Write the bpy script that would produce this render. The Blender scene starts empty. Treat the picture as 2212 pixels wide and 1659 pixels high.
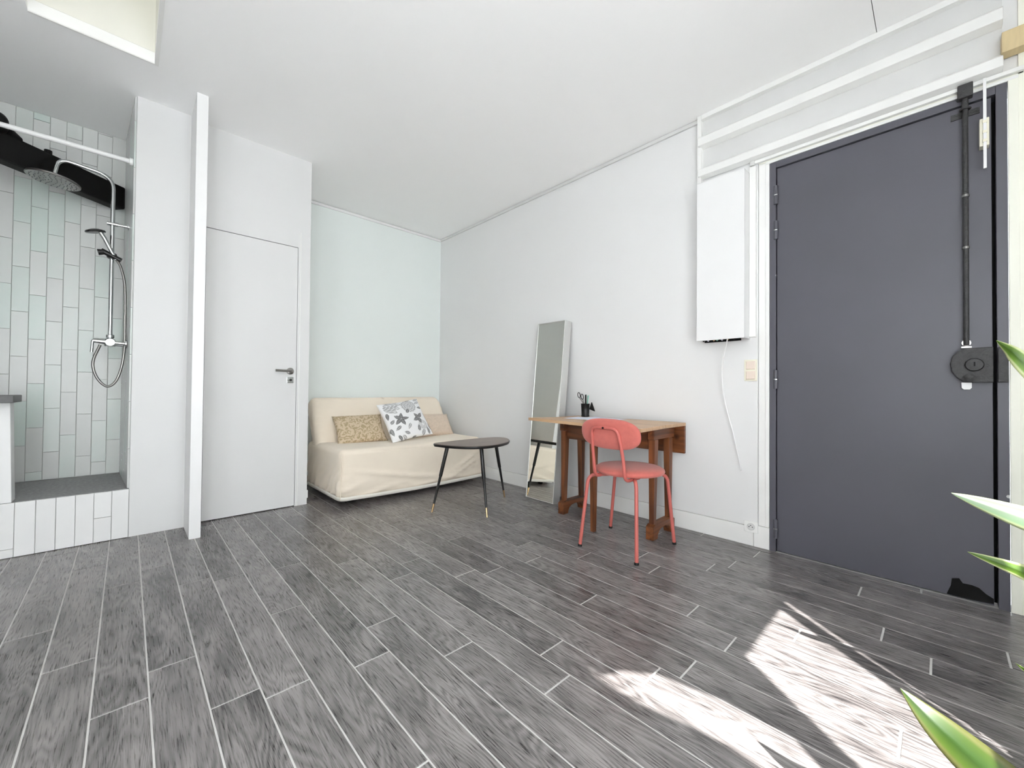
import bpy, bmesh, math, random
from mathutils import Vector, Matrix, noise
R = math.radians
scn = bpy.context.scene
col = scn.collection
random.seed(7)

# ------------------------------------------------------------------ camera
F_PX, CAM_H = 875.0, 0.95
yaw = math.atan((1106 - 275) / F_PX); pitch = R(0.75); roll = R(0.52)
fw = Vector((math.sin(yaw) * math.cos(pitch), math.cos(yaw) * math.cos(pitch), math.sin(pitch)))
r0 = Vector((math.cos(yaw), -math.sin(yaw), 0)); u0 = r0.cross(fw)
rt = math.cos(roll) * r0 + math.sin(roll) * u0
up = -math.sin(roll) * r0 + math.cos(roll) * u0
cd = bpy.data.cameras.new('camera'); cam = bpy.data.objects.new('camera', cd); col.objects.link(cam)
cd.sensor_fit = 'HORIZONTAL'; cd.sensor_width = 36; cd.lens = 36 * F_PX / 2212; cd.clip_start = 0.02
M = Matrix((rt, up, -fw)).transposed().to_4x4(); M.translation = (0, 0, CAM_H)
cam.matrix_world = M
scn.camera = cam

# ------------------------------------------------------------------ world, sun, exposure
scn.view_settings.view_transform = 'Standard'; scn.view_settings.look = 'None'
scn.view_settings.gamma = 1; scn.view_settings.use_curve_mapping = False
scn.view_settings.exposure = 0.27
w = bpy.data.worlds.new('world'); scn.world = w; w.use_nodes = True
w.node_tree.nodes['Background'].inputs[0].default_value = (0.93, 0.97, 1.0, 1)
w.node_tree.nodes['Background'].inputs[1].default_value = 9.6
SUN_AZ, SUN_EL = R(37.5), R(48)
sd = bpy.data.lights.new('sun', 'SUN'); sd.energy = 25.0; sd.angle = R(0.45); sd.color = (1, 0.97, 0.93)
sun = bpy.data.objects.new('sun', sd); col.objects.link(sun)
sdir = Vector((math.sin(SUN_AZ) * math.cos(SUN_EL), math.cos(SUN_AZ) * math.cos(SUN_EL), -math.sin(SUN_EL)))
sun.rotation_euler = sdir.to_track_quat('-Z', 'Y').to_euler(); sun.location = (-3, -4, 6)
scn.cycles.max_bounces = 14; scn.cycles.diffuse_bounces = 8; scn.cycles.transparent_max_bounces = 12

# ------------------------------------------------------------------ materials
def lin(c):
    return tuple(((v / 255) / 12.92 if v / 255 <= .04045 else ((v / 255 + .055) / 1.055) ** 2.4) for v in c)
MATS = {}
def mat(name, rgb, rough=.5, metal=0, spec=.5, var=.04, scale=6, bump=0, bscale=60, stretch=(1, 1, 1), sheen=0, coat=0):
    """principled material with a faint procedural colour variation and optional fine relief"""
    m = bpy.data.materials.new(name); m.use_nodes = True; nt = m.node_tree; N = nt.nodes; L = nt.links
    b = N['Principled BSDF']; b.inputs['Roughness'].default_value = rough; b.inputs['Metallic'].default_value = metal
    b.inputs['Specular IOR Level'].default_value = spec; b.inputs['Coat Weight'].default_value = coat
    b.inputs['Sheen Weight'].default_value = sheen
    c = lin(rgb)
    tc = N.new('ShaderNodeTexCoord'); mp = N.new('ShaderNodeMapping'); mp.inputs['Scale'].default_value = stretch
    L.new(tc.outputs['Object'], mp.inputs[0])
    no = N.new('ShaderNodeTexNoise'); no.inputs['Scale'].default_value = scale; no.inputs['Detail'].default_value = 4
    L.new(mp.outputs[0], no.inputs[0])
    rp = N.new('ShaderNodeValToRGB')
    rp.color_ramp.elements[0].position = .3; rp.color_ramp.elements[1].position = .7
    rp.color_ramp.elements[0].color = (*[max(0, v * (1 - var)) for v in c], 1)
    rp.color_ramp.elements[1].color = (*[min(1, v * (1 + var)) for v in c], 1)
    L.new(no.outputs[0], rp.inputs[0]); L.new(rp.outputs[0], b.inputs['Base Color'])
    if bump:
        n2 = N.new('ShaderNodeTexNoise'); n2.inputs['Scale'].default_value = bscale; n2.inputs['Detail'].default_value = 3
        L.new(mp.outputs[0], n2.inputs[0])
        bp = N.new('ShaderNodeBump'); bp.inputs['Strength'].default_value = bump; bp.inputs['Distance'].default_value = .01
        L.new(n2.outputs[0], bp.inputs['Height']); L.new(bp.outputs[0], b.inputs['Normal'])
    MATS[name] = m
    return m
M_ = MATS
mat('wall_white', (228, 228, 228), .6, var=.012, scale=1.5, bump=.02, bscale=40)
mat('wall_cool', (232, 238, 236), .6, var=.012, scale=1.5, bump=.02, bscale=40)
mat('shaft_white', (240, 239, 232), .6, var=.02, scale=2)
mat('paint_closet', (219, 219, 219), .5, var=.012, scale=1.5, bump=.02, bscale=40)
mat('wall_cream', (240, 240, 228), .6, var=.02, scale=2)
mat('ceiling_white', (251, 251, 251), .7, var=.012, scale=1.2)
mat('gloss_white', (233, 233, 233), .35, var=.01)
mat('trim_white', (236, 236, 234), .45, var=.02)
mat('trim_grey', (214, 214, 213), .5, var=.02)
mat('grout_floor', (206, 204, 202), .8, var=.05, scale=20)
mat('grout_tile', (194, 196, 194), .8, var=.03)
mat('stone_tray', (150, 150, 150), .7, var=.22, scale=60, bump=.15, bscale=120)
mat('counter_grey', (92, 92, 92), .45, var=.1, scale=40)
mat('chrome', (215, 218, 218), .12, metal=1, var=.01)
mat('steel', (150, 148, 145), .28, metal=1, var=.02)
mat('dark_chrome', (60, 60, 60), .25, metal=.6, var=.02)
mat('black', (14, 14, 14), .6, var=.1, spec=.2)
mat('black_paint', (20, 19, 19), .35, var=.05)
mat('rubber', (18, 18, 18), .7)
mat('brass', (200, 170, 130), .25, metal=1, var=.02)
mat('lock_grey', (52, 52, 53), .5, var=.2, scale=40, bump=.4, bscale=90)
mat('cream_plastic', (236, 232, 214), .4, var=.01)
mat('pink_cream', (232, 216, 203), .4, var=.02)
mat('wood_block', (212, 192, 150), .6, var=.08, scale=8, stretch=(1, 8, 1))
mat('sofa_cloth', (238, 226, 209), .9, var=.03, scale=5, bump=.08, bscale=350, sheen=.2)
mat('sofa_hem', (236, 232, 222), .9, var=.01)
mat('coral_cloth', (196, 104, 94), .85, var=.05, scale=40, bump=.15, bscale=400, sheen=.25)
mat('coral_paint', (190, 100, 92), .42, var=.03)
mat('cushion_beige', (214, 196, 178), .9, var=.08, scale=50, bump=.1, bscale=200, sheen=.2)
mat('paper', (222, 226, 240), .7, var=.01)
mat('teal', (48, 110, 96), .4); mat('teal_pale', (140, 196, 180), .4)
mat('frame_silver', (205, 205, 203), .32, metal=.35, var=.02)
mat('terracotta', (150, 96, 70), .8, var=.1); mat('soil', (52, 40, 32), .95, var=.3, scale=40)
mat('curtain', (228, 226, 220), .9, var=.03)
mat('tray_dark', (70, 70, 66), .6)

def simple_nodes(name):
    m = bpy.data.materials.new(name); m.use_nodes = True; MATS[name] = m
    nt = m.node_tree
    return m, nt, nt.nodes, nt.links, nt.nodes['Principled BSDF']
# mirror
m, nt, N, L, b = simple_nodes('mirror')
b.inputs['Metallic'].default_value = 1; b.inputs['Roughness'].default_value = .015; b.inputs['Base Color'].default_value = (.86, .87, .83, 1)
# thin clear glass
m, nt, N, L, b = simple_nodes('glass')
N.remove(b); t = N.new('ShaderNodeBsdfTransparent'); g = N.new('ShaderNodeBsdfGlossy'); g.inputs['Roughness'].default_value = .02
mx = N.new('ShaderNodeMixShader'); mx.inputs[0].default_value = .06
L.new(t.outputs[0], mx.inputs[1]); L.new(g.outputs[0], mx.inputs[2]); L.new(mx.outputs[0], N['Material Output'].inputs[0])
# frosted skylight sheet
m, nt, N, L, b = simple_nodes('frosted')
N.remove(b); t = N.new('ShaderNodeBsdfTranslucent'); t.inputs[0].default_value = (.20, .20, .188, 1)
L.new(t.outputs[0], N['Material Output'].inputs[0])

def math_node(N, L, op, a, b_=None, c=None):
    n = N.new('ShaderNodeMath'); n.operation = op
    for i, v in enumerate((a, b_, c)):
        if v is None: continue
        if isinstance(v, (int, float)): n.inputs[i].default_value = v
        else: L.new(v, n.inputs[i])
    return n.outputs[0]

# wood-look ceramic floor planks: per-plank tone, rings and streaks along the plank (object Y)
m, nt, N, L, b = simple_nodes('plank_ceramic')
tc = N.new('ShaderNodeTexCoord'); oi = N.new('ShaderNodeObjectInfo')
off = N.new('ShaderNodeCombineXYZ')
L.new(math_node(N, L, 'MULTIPLY', oi.outputs['Random'], 37.0), off.inputs[0])
L.new(math_node(N, L, 'MULTIPLY', oi.outputs['Random'], 91.0), off.inputs[1])
ad = N.new('ShaderNodeVectorMath'); ad.operation = 'ADD'
L.new(tc.outputs['Object'], ad.inputs[0]); L.new(off.outputs[0], ad.inputs[1])
mp = N.new('ShaderNodeMapping'); mp.inputs['Scale'].default_value = (9, 1.1, 1)
L.new(ad.outputs[0], mp.inputs[0])
low = N.new('ShaderNodeTexNoise'); low.inputs['Scale'].default_value = 1.0; low.inputs['Detail'].default_value = 1.5; low.inputs['Distortion'].default_value = .3
L.new(mp.outputs[0], low.inputs[0])
ring = math_node(N, L, 'FRACT', math_node(N, L, 'MULTIPLY', low.outputs[0], 26.0))
ring = math_node(N, L, 'ABSOLUTE', math_node(N, L, 'SUBTRACT', ring, .5))
mp2 = N.new('ShaderNodeMapping'); mp2.inputs['Scale'].default_value = (300, 12, 1)
L.new(ad.outputs[0], mp2.inputs[0])
fine = N.new('ShaderNodeTexNoise'); fine.inputs['Scale'].default_value = 1; fine.inputs['Detail'].default_value = 3; fine.inputs['Roughness'].default_value = .6
L.new(mp2.outputs[0], fine.inputs[0])
mp3 = N.new('ShaderNodeMapping'); mp3.inputs['Scale'].default_value = (14, 4, 1)
L.new(ad.outputs[0], mp3.inputs[0])
cloud = N.new('ShaderNodeTexNoise'); cloud.inputs['Scale'].default_value = 1; cloud.inputs['Detail'].default_value = 3
L.new(mp3.outputs[0], cloud.inputs[0])
v = math_node(N, L, 'MULTIPLY', math_node(N, L, 'MULTIPLY', ring, cloud.outputs[0]), .95)
v = math_node(N, L, 'MULTIPLY_ADD', fine.outputs[0], .75, v)
v = math_node(N, L, 'MULTIPLY_ADD', cloud.outputs[0], .40, v)
v = math_node(N, L, 'MULTIPLY_ADD', oi.outputs['Random'], .16, v)
rp = N.new('ShaderNodeValToRGB'); e = rp.color_ramp.elements
e[0].position = .50; e[0].color = (*lin((38, 36, 36)), 1); e[1].position = 1.12; e[1].color = (*lin((142, 137, 136)), 1)
L.new(v, rp.inputs[0]); L.new(rp.outputs[0], b.inputs['Base Color'])
b.inputs['Roughness'].default_value = .3; b.inputs['Specular IOR Level'].default_value = .85
rr = N.new('ShaderNodeMapRange'); rr.inputs['To Min'].default_value = .2; rr.inputs['To Max'].default_value = .38
L.new(fine.outputs[0], rr.inputs[0]); L.new(rr.outputs[0], b.inputs['Roughness'])
bp = N.new('ShaderNodeBump'); bp.inputs['Strength'].default_value = .25; bp.inputs['Distance'].default_value = .002
L.new(math_node(N, L, 'ADD', fine.outputs[0], math_node(N, L, 'MULTIPLY', ring, .4)), bp.inputs['Height']); L.new(bp.outputs[0], b.inputs['Normal'])

# handmade glazed wall tile: tone differs from tile to tile
def tile_mat(name, c0, c1, c2, rough):
    m, nt, N, L, b = simple_nodes(name)
    oi = N.new('ShaderNodeObjectInfo'); rp = N.new('ShaderNodeValToRGB'); e = rp.color_ramp.elements
    e[0].color = (*lin(c0), 1); e[0].position = 0; e[1].color = (*lin(c2), 1); e[1].position = 1
    k = e.new(.55); k.color = (*lin(c1), 1)
    tc = N.new('ShaderNodeTexCoord'); no = N.new('ShaderNodeTexNoise'); no.inputs['Scale'].default_value = 14; no.inputs['Detail'].default_value = 3
    L.new(tc.outputs['Object'], no.inputs[0])
    f = math_node(N, L, 'MULTIPLY_ADD', no.outputs[0], .3, math_node(N, L, 'MULTIPLY', oi.outputs['Random'], .8))
    L.new(math_node(N, L, 'SUBTRACT', f, .05), rp.inputs[0]); L.new(rp.outputs[0], b.inputs['Base Color'])
    b.inputs['Roughness'].default_value = rough
    bp = N.new('ShaderNodeBump'); bp.inputs['Strength'].default_value = .12; bp.inputs['Distance'].default_value = .004
    L.new(no.outputs[0], bp.inputs['Height']); L.new(bp.outputs[0], b.inputs['Normal'])
tile_mat('tile_glaze', (204, 205, 204), (212, 214, 212), (200, 215, 209), .25)
tile_mat('tile_white', (226, 226, 226), (232, 232, 232), (236, 236, 236), .3)

# dark painted steel door with paint chips
m, nt, N, L, b = simple_nodes('door_slate')
tc = N.new('ShaderNodeTexCoord')
no = N.new('ShaderNodeTexNoise'); no.inputs['Scale'].default_value = 2.5; no.inputs['Detail'].default_value = 4; L.new(tc.outputs['Object'], no.inputs[0])
rp = N.new('ShaderNodeValToRGB'); rp.color_ramp.elements[0].color = (*lin((80, 80, 87)), 1); rp.color_ramp.elements[1].color = (*lin((90, 89, 99)), 1)
L.new(no.outputs[0], rp.inputs[0])
vo = N.new('ShaderNodeTexVoronoi'); vo.inputs['Scale'].default_value = 7; L.new(tc.outputs['Object'], vo.inputs[0])
chip = math_node(N, L, 'LESS_THAN', vo.outputs['Distance'], .05)
n3 = N.new('ShaderNodeTexNoise'); n3.inputs['Scale'].default_value = 3.1; L.new(tc.outputs['Object'], n3.inputs[0])
chip = math_node(N, L, 'MULTIPLY', chip, math_node(N, L, 'GREATER_THAN', n3.outputs[0], .55))
mx = N.new('ShaderNodeMix'); mx.data_type = 'RGBA'; L.new(chip, mx.inputs['Factor'])
L.new(rp.outputs[0], mx.inputs['A']); mx.inputs['B'].default_value = (.6, .6, .6, 1)
L.new(mx.outputs['Result'], b.inputs['Base Color']); b.inputs['Roughness'].default_value = .42
bp = N.new('ShaderNodeBump'); bp.inputs['Strength'].default_value = .08; n4 = N.new('ShaderNodeTexNoise'); n4.inputs['Scale'].default_value = 160
L.new(tc.outputs['Object'], n4.inputs[0]); L.new(n4.outputs[0], bp.inputs['Height']); L.new(bp.outputs[0], b.inputs['Normal'])

def wood_mat(name, dark, light, axis, rough=.45, knots=True):
    m, nt, N, L, b = simple_nodes(name)
    tc = N.new('ShaderNodeTexCoord'); mp = N.new('ShaderNodeMapping')
    s = [22, 22, 22]; s[axis] = 2.2; mp.inputs['Scale'].default_value = s
    L.new(tc.outputs['Object'], mp.inputs[0])
    no = N.new('ShaderNodeTexNoise'); no.inputs['Scale'].default_value = 1; no.inputs['Detail'].default_value = 5; no.inputs['Distortion'].default_value = .6
    L.new(mp.outputs[0], no.inputs[0])
    rp = N.new('ShaderNodeValToRGB'); e = rp.color_ramp.elements
    e[0].position = .3; e[0].color = (*lin(dark), 1); e[1].position = .68; e[1].color = (*lin(light), 1)
    L.new(no.outputs[0], rp.inputs[0])
    vo = N.new('ShaderNodeTexVoronoi'); vo.inputs['Scale'].default_value = 5.5; L.new(tc.outputs['Object'], vo.inputs[0])
    k = N.new('ShaderNodeMapRange'); k.inputs['From Min'].default_value = .05; k.inputs['From Max'].default_value = .16; L.new(vo.outputs['Distance'], k.inputs[0])
    mx = N.new('ShaderNodeMix'); mx.data_type = 'RGBA'; L.new(k.outputs[0], mx.inputs['Factor'])
    mx.inputs['A'].default_value = (*[v * .45 for v in lin(dark)], 1); L.new(rp.outputs[0], mx.inputs['B'])
    L.new(mx.outputs['Result'] if knots else rp.outputs[0], b.inputs['Base Color']); b.inputs['Roughness'].default_value = rough
wood_mat('oak_top', (176, 138, 104), (206, 172, 136), 1, .4, False)
wood_mat('oak_stain_v', (62, 30, 16), (142, 86, 50), 2, .4)
wood_mat('oak_stain_y', (62, 30, 16), (142, 86, 50), 1, .4)
wood_mat('oak_stain_x', (62, 30, 16), (142, 86, 50), 0, .4)
wood_mat('walnut_top', (96, 80, 70), (128, 108, 96), 0, .3, False)

# colour-attribute material (printed cloth, variegated leaves)
def attr_mat(name, rough=.8, transl=0):
    m, nt, N, L, b = simple_nodes(name)
    a = N.new('ShaderNodeAttribute'); a.attribute_name = 'print'
    L.new(a.outputs['Color'], b.inputs['Base Color']); b.inputs['Roughness'].default_value = rough
    if transl:
        t = N.new('ShaderNodeBsdfTranslucent'); L.new(a.outputs['Color'], t.inputs[0])
        mx = N.new('ShaderNodeMixShader'); mx.inputs[0].default_value = transl
        L.new(b.outputs[0], mx.inputs[1]); L.new(t.outputs[0], mx.inputs[2]); L.new(mx.outputs[0], N['Material Output'].inputs[0])
m, nt, N, L, b = simple_nodes('sheer')
t = N.new('ShaderNodeBsdfTranslucent'); t.inputs[0].default_value = (.92, .92, .90, 1); b.inputs['Base Color'].default_value = (.85, .85, .83, 1); b.inputs['Roughness'].default_value = .9
mx = N.new('ShaderNodeMixShader'); mx.inputs[0].default_value = .6
L.new(b.outputs[0], mx.inputs[1]); L.new(t.outputs[0], mx.inputs[2]); L.new(mx.outputs[0], N['Material Output'].inputs[0])
attr_mat('printed_cloth', .9); attr_mat('leaf_blade', .45, .2)

# patterned beige cushion
m, nt, N, L, b = simple_nodes('cushion_floral')
tc = N.new('ShaderNodeTexCoord'); vo = N.new('ShaderNodeTexVoronoi'); vo.inputs['Scale'].default_value = 17
dn = N.new('ShaderNodeTexNoise'); dn.inputs['Scale'].default_value = 22; L.new(tc.outputs['Object'], dn.inputs[0])
va = N.new('ShaderNodeVectorMath'); va.operation = 'MULTIPLY_ADD'; L.new(dn.outputs['Color'], va.inputs[0]); va.inputs[1].default_value = (.07, .07, .07); L.new(tc.outputs['Object'], va.inputs[2])
L.new(va.outputs[0], vo.inputs[0])
wv = math_node(N, L, 'SINE', math_node(N, L, 'MULTIPLY', vo.outputs['Distance'], 16.0))
no = N.new('ShaderNodeTexNoise'); no.inputs['Scale'].default_value = 45; L.new(tc.outputs['Object'], no.inputs[0])
f = math_node(N, L, 'MULTIPLY_ADD', wv, .3, no.outputs[0])
rp = N.new('ShaderNodeValToRGB'); e = rp.color_ramp.elements
e[0].position = .3; e[0].color = (*lin((172, 154, 122)), 1); e[1].position = .6; e[1].color = (*lin((206, 188, 162)), 1)
L.new(f, rp.inputs[0]); L.new(rp.outputs[0], b.inputs['Base Color']); b.inputs['Roughness'].default_value = .9

# ------------------------------------------------------------------ geometry helpers
ORG = {}
class MB:
    def __init__(s): s.v = []; s.f = []
    def add(s, vs, fs):
        n = len(s.v); s.v += [tuple(p) for p in vs]; s.f += [tuple(i + n for i in q) for q in fs]; return s
    def box(s, x0, x1, y0, y1, z0, z1):
        vs = [(x, y, z) for z in (z0, z1) for y in (y0, y1) for x in (x0, x1)]
        return s.add(vs, [(0, 2, 3, 1), (4, 5, 7, 6), (0, 1, 5, 4), (2, 6, 7, 3), (0, 4, 6, 2), (1, 3, 7, 5)])
    def hexa(s, lo, hi):       # two quads (lists of 4 points), lo and hi in the same winding
        return s.add(list(lo) + list(hi), [(3, 2, 1, 0), (4, 5, 6, 7), (0, 1, 5, 4), (1, 2, 6, 5), (2, 3, 7, 6), (3, 0, 4, 7)])
    def prism(s, poly, fn, a, b):   # poly of 2D points, fn(u, v, t) -> 3D
        n = len(poly)
        vs = [fn(u, v_, a) for u, v_ in poly] + [fn(u, v_, b) for u, v_ in poly]
        fs = [tuple(range(n - 1, -1, -1)), tuple(range(n, 2 * n))] + [(i, (i + 1) % n, (i + 1) % n + n, i + n) for i in range(n)]
        return s.add(vs, fs)
    def tube(s, path, r, seg=10, caps=True):
        P = [Vector(p) for p in path]; n = len(P)
        rs = r if isinstance(r, (list, tuple)) else [r] * n
        vs = []; prev = None
        for i, p in enumerate(P):
            t = (P[min(i + 1, n - 1)] - P[max(i - 1, 0)]).normalized()
            if prev is None:
                a = Vector((0, 0, 1)) if abs(t.z) < .9 else Vector((1, 0, 0))
                x = t.cross(a).normalized()
            else:
                x = (prev - t * prev.dot(t)).normalized()
            prev = x; y = t.cross(x)
            for k in range(seg):
                an = 2 * math.pi * k / seg
                vs.append(p + (x * math.cos(an) + y * math.sin(an)) * rs[i])
        fs = [(i * seg + k, i * seg + (k + 1) % seg, (i + 1) * seg + (k + 1) % seg, (i + 1) * seg + k) for i in range(n - 1) for k in range(seg)]
        if caps: fs += [tuple(range(seg - 1, -1, -1)), tuple(range((n - 1) * seg, n * seg))]
        return s.add(vs, fs)
    def lathe(s, prof, c, axis=(0, 0, 1), seg=24):   # prof: (radius, height) pairs
        ax = Vector(axis).normalized(); a = Vector((0, 0, 1)) if abs(ax.z) < .9 else Vector((1, 0, 0))
        x = ax.cross(a).normalized(); y = ax.cross(x); c = Vector(c); vs = []; n = len(prof)
        for r, h in prof:
            for k in range(seg):
                an = 2 * math.pi * k / seg
                vs.append(c + ax * h + (x * math.cos(an) + y * math.sin(an)) * max(r, 1e-4))
        fs = [(i * seg + k, i * seg + (k + 1) % seg, (i + 1) * seg + (k + 1) % seg, (i + 1) * seg + k) for i in range(n - 1) for k in range(seg)]
        fs += [tuple(range(seg - 1, -1, -1)), tuple(range((n - 1) * seg, n * seg))]
        return s.add(vs, fs)
    def rbox(s, c, size, r, step=.03):
        h = [d / 2 for d in size]; r = min(r, *h); vs = []; fs = []; idx = {}
        def V(p):
            q = [max(-(h[i] - r), min(h[i] - r, p[i])) for i in range(3)]
            d = Vector([p[i] - q[i] for i in range(3)]); d = d.normalized() * r if d.length > 0 else d
            o = Vector(q) + d; k = tuple(round(t, 5) for t in o)
            if k not in idx: idx[k] = len(vs); vs.append(o + Vector(c))
            return idx[k]
        def line(hh):
            inner = max(1, int(round(2 * (hh - r) / step))); nr = 4
            l = [-hh + r * (1 - math.cos(math.pi / 2 * i / nr)) if False else -hh + r * i / nr for i in range(nr)]
            l += [-(hh - r) + 2 * (hh - r) * i / inner for i in range(inner + 1)]
            l += [hh - r + r * (i + 1) / nr for i in range(nr)]
            return l
        g = [line(hh) for hh in h]
        for ax in range(3):
            b_, c_ = (ax + 1) % 3, (ax + 2) % 3
            for sg in (-1, 1):
                for i in range(len(g[b_]) - 1):
                    for j in range(len(g[c_]) - 1):
                        q = []
                        for bi, cj in ((i, j), (i + 1, j), (i + 1, j + 1), (i, j + 1)):
                            p = [0, 0, 0]; p[ax] = sg * h[ax]; p[b_] = g[b_][bi]; p[c_] = g[c_][cj]; q.append(V(p))
                        if sg < 0: q.reverse()
                        if len(set(q)) == 4: fs.append(q)
                        elif len(set(q)) == 3: fs.append(list(dict.fromkeys(q)))
        return s.add(vs, fs)
    def warp(s, fn): s.v = [tuple(fn(Vector(p))) for p in s.v]; return s
    def build(s, name, material, parent=None, bevel=0, smooth=False, seg=2, kind=None, sub=0):
        me = bpy.data.meshes.new(name); o0 = ORG.get(parent.name, Vector()) if parent else Vector()
        me.from_pydata([tuple(Vector(p) - o0) for p in s.v], [], s.f); me.validate()
        bm = bmesh.new(); bm.from_mesh(me)
        bmesh.ops.recalc_face_normals(bm, faces=bm.faces)
        if bevel:
            es = [e for e in bm.edges if len(e.link_faces) == 2 and e.calc_face_angle(0) > .5]
            bmesh.ops.bevel(bm, geom=es, offset=bevel, segments=seg, profile=.6, affect='EDGES', clamp_overlap=True)
        bm.to_mesh(me); bm.free()
        if smooth:
            for p in me.polygons: p.use_smooth = True
        me.materials.append(M_[material] if isinstance(material, str) else material)
        o = bpy.data.objects.new(name, me); col.objects.link(o)
        if parent: o.parent = parent; ORG[o.name] = o0
        if smooth and smooth != 'all':
            me.set_sharp_from_angle(angle=R(40))
        if sub:
            md = o.modifiers.new('sub', 'SUBSURF'); md.levels = sub; md.render_levels = sub
        if kind: o['kind'] = kind
        return o
def thing(name, loc, label, cat, group=None):
    o = bpy.data.objects.new(name, None); o.empty_display_size = .1; o.location = loc; col.objects.link(o)
    ORG[o.name] = Vector(loc); o['label'] = label; o['category'] = cat
    if group: o['group'] = group
    return o
def tag(o, label, cat, group=None):
    o['label'] = label; o['category'] = cat
    if group: o['group'] = group
    return o
def struct(o, label=None, cat=None):
    o['kind'] = 'structure'
    if label: o['label'] = label
    if cat: o['category'] = cat
    return o
def sempty(name, loc, label=None, cat=None):
    o = bpy.data.objects.new(name, None); o.empty_display_size = .1; o.location = loc; col.objects.link(o); ORG[o.name] = Vector(loc)
    return struct(o, label, cat)
def arc(c, r, a0, a1, ax, ay, n=6):
    c = Vector(c); ax = Vector(ax); ay = Vector(ay)
    return [c + (ax * math.cos(a0 + (a1 - a0) * i / n) + ay * math.sin(a0 + (a1 - a0) * i / n)) * r for i in range(n + 1)]
def rounded_path(pts, r, n=5):
    P = [Vector(p) for p in pts]; out = [P[0]]
    for i in range(1, len(P) - 1):
        a = (P[i - 1] - P[i]); b = (P[i + 1] - P[i]); d = min(r, a.length * .49, b.length * .49)
        s0 = P[i] + a.normalized() * d; s1 = P[i] + b.normalized() * d
        for k in range(n + 1):
            t = k / n; out.append(s0 * (1 - t) ** 2 + P[i] * 2 * t * (1 - t) + s1 * t * t)
    out.append(P[-1]); return out
def catmull(pts, n=8):
    P = [Vector(p) for p in pts]; P = [P[0] * 2 - P[1]] + P + [P[-1] * 2 - P[-2]]; out = []
    for i in range(1, len(P) - 2):
        for k in range(n):
            t = k / n; a, b, c, d = P[i - 1], P[i], P[i + 1], P[i + 2]
            out.append(.5 * ((2 * b) + (c - a) * t + (2 * a - 5 * b + 4 * c - d) * t * t + (3 * b - a - 3 * c + d) * t ** 3))
    out.append(P[-2]); return out

# ------------------------------------------------------------------ the room
XR, YB, YC, YP, XP, ZC = 2.805, 4.26, 3.55, 3.51, 0.02, 2.80     # right wall, back wall, closet face, pier face, niche side, ceiling
XL, YW, YS = -1.6, -1.0, 4.21                                    # left wall, window wall, shower back

# floor slab with planks
fl = struct(MB().box(XL, XR + .1, YW, YB + .1, -.08, -.0022).build('floor', 'grout_floor'), 'grey wood-look ceramic plank floor with pale joints', 'floor')
PW, PL, X0 = .1278, 1.021, .064
phase = {-3: 2.375, -2: 2.033, -1: 1.665, 0: 1.81, 1: 1.48, 2: 1.416, 3: 1.923, 4: 1.371, 5: 1.564, 6: 1.212, 7: .85, 8: .985, 9: .661, 10: .592,
         11: 1.096, 12: .542, 13: .735, 14: .383, 15: 1.042, 16: .155, 17: .85, 18: .784, 19: .262, 20: .735}
shared = {}
def plank_mesh(wd, ln):
    k = (round(wd, 3), round(ln, 3))
    if k not in shared:
        me = bpy.data.meshes.new('plank'); bm = bmesh.new()
        bmesh.ops.create_cube(bm, size=1, matrix=Matrix.Diagonal((wd, ln, .012, 1)))
        te = [e for e in bm.edges if all(v.co.z > 0 for v in e.verts)]
        bmesh.ops.bevel(bm, geom=te, offset=.0012, segments=1, affect='EDGES')
        bm.to_mesh(me); bm.free(); me.materials.append(M_['plank_ceramic']); shared[k] = me
    return shared[k]
for k in range(-13, 22):
    xa, xb = max(X0 + k * PW, XL), min(X0 + (k + 1) * PW, XR)
    if xb - xa < .02: continue
    ph = phase.get(k, random.random())
    y = ph - PL * math.ceil((ph - YW) / PL)
    while y < YB:
        ya, yb = max(y, YW), min(y + PL, YB); y += PL
        if xb < XP + .02 and ya > YP + .1: continue
        if yb - ya < .03: continue
        o = bpy.data.objects.new('plank', plank_mesh(xb - xa - .005, yb - ya - .0065)); col.objects.link(o)
        o.location = ((xa + xb) / 2, (ya + yb) / 2, -.006); o.parent = fl

# ceiling with skylight well and one board joint
SKX0, SKX1, SKY0, SKY1 = -.385, .085, 2.1, 3.085
cl = MB()
JY = .2125
cl.box(XL, XR + .1, YW, JY - .0015, ZC, ZC + .06); cl.box(XL, XR + .1, JY + .0015, SKY0, ZC, ZC + .06)
cl.box(XL, SKX0, SKY0, SKY1, ZC, ZC + .06); cl.box(SKX1, XR + .1, SKY0, SKY1, ZC, ZC + .06); cl.box(XL, XR + .1, SKY1, YB + .1, ZC, ZC + .06)
cl.box(XL, XR + .1, YW, JY + .1, ZC + .06, ZC + .08)
struct(cl.build('ceiling', 'ceiling_white'), 'plain white ceiling', 'ceiling')
sk = sempty('window_1', (SKX0, SKY0, ZC), 'white skylight shaft cut into the ceiling by the shower', 'skylight')
H2 = ZC + .55
MB().box(SKX0 - .03, SKX1 + .03, SKY1, SKY1 + .03, ZC + .061, H2).box(SKX0 - .03, SKX1 + .03, SKY0 - .03, SKY0, ZC + .061, H2) \
    .box(SKX0 - .03, SKX0, SKY0, SKY1, ZC + .061, H2).box(SKX1, SKX1 + .03, SKY0, SKY1, ZC + .061, H2).build('shaft', 'shaft_white', sk)
MB().box(SKX0 - .03, SKX1 + .03, SKY0 - .03, SKY1 + .03, H2 + .001, H2 + .01).build('pane', 'frosted', sk)
tr = MB()
tr.box(SKX1, SKX1 + .018, SKY0, SKY1 + .012, ZC - .006, ZC - .0005).box(SKX0, SKX1, SKY1, SKY1 + .012, ZC - .006, ZC - .0005)
tr.build('shaft_edge', 'trim_white', sk)

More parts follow.
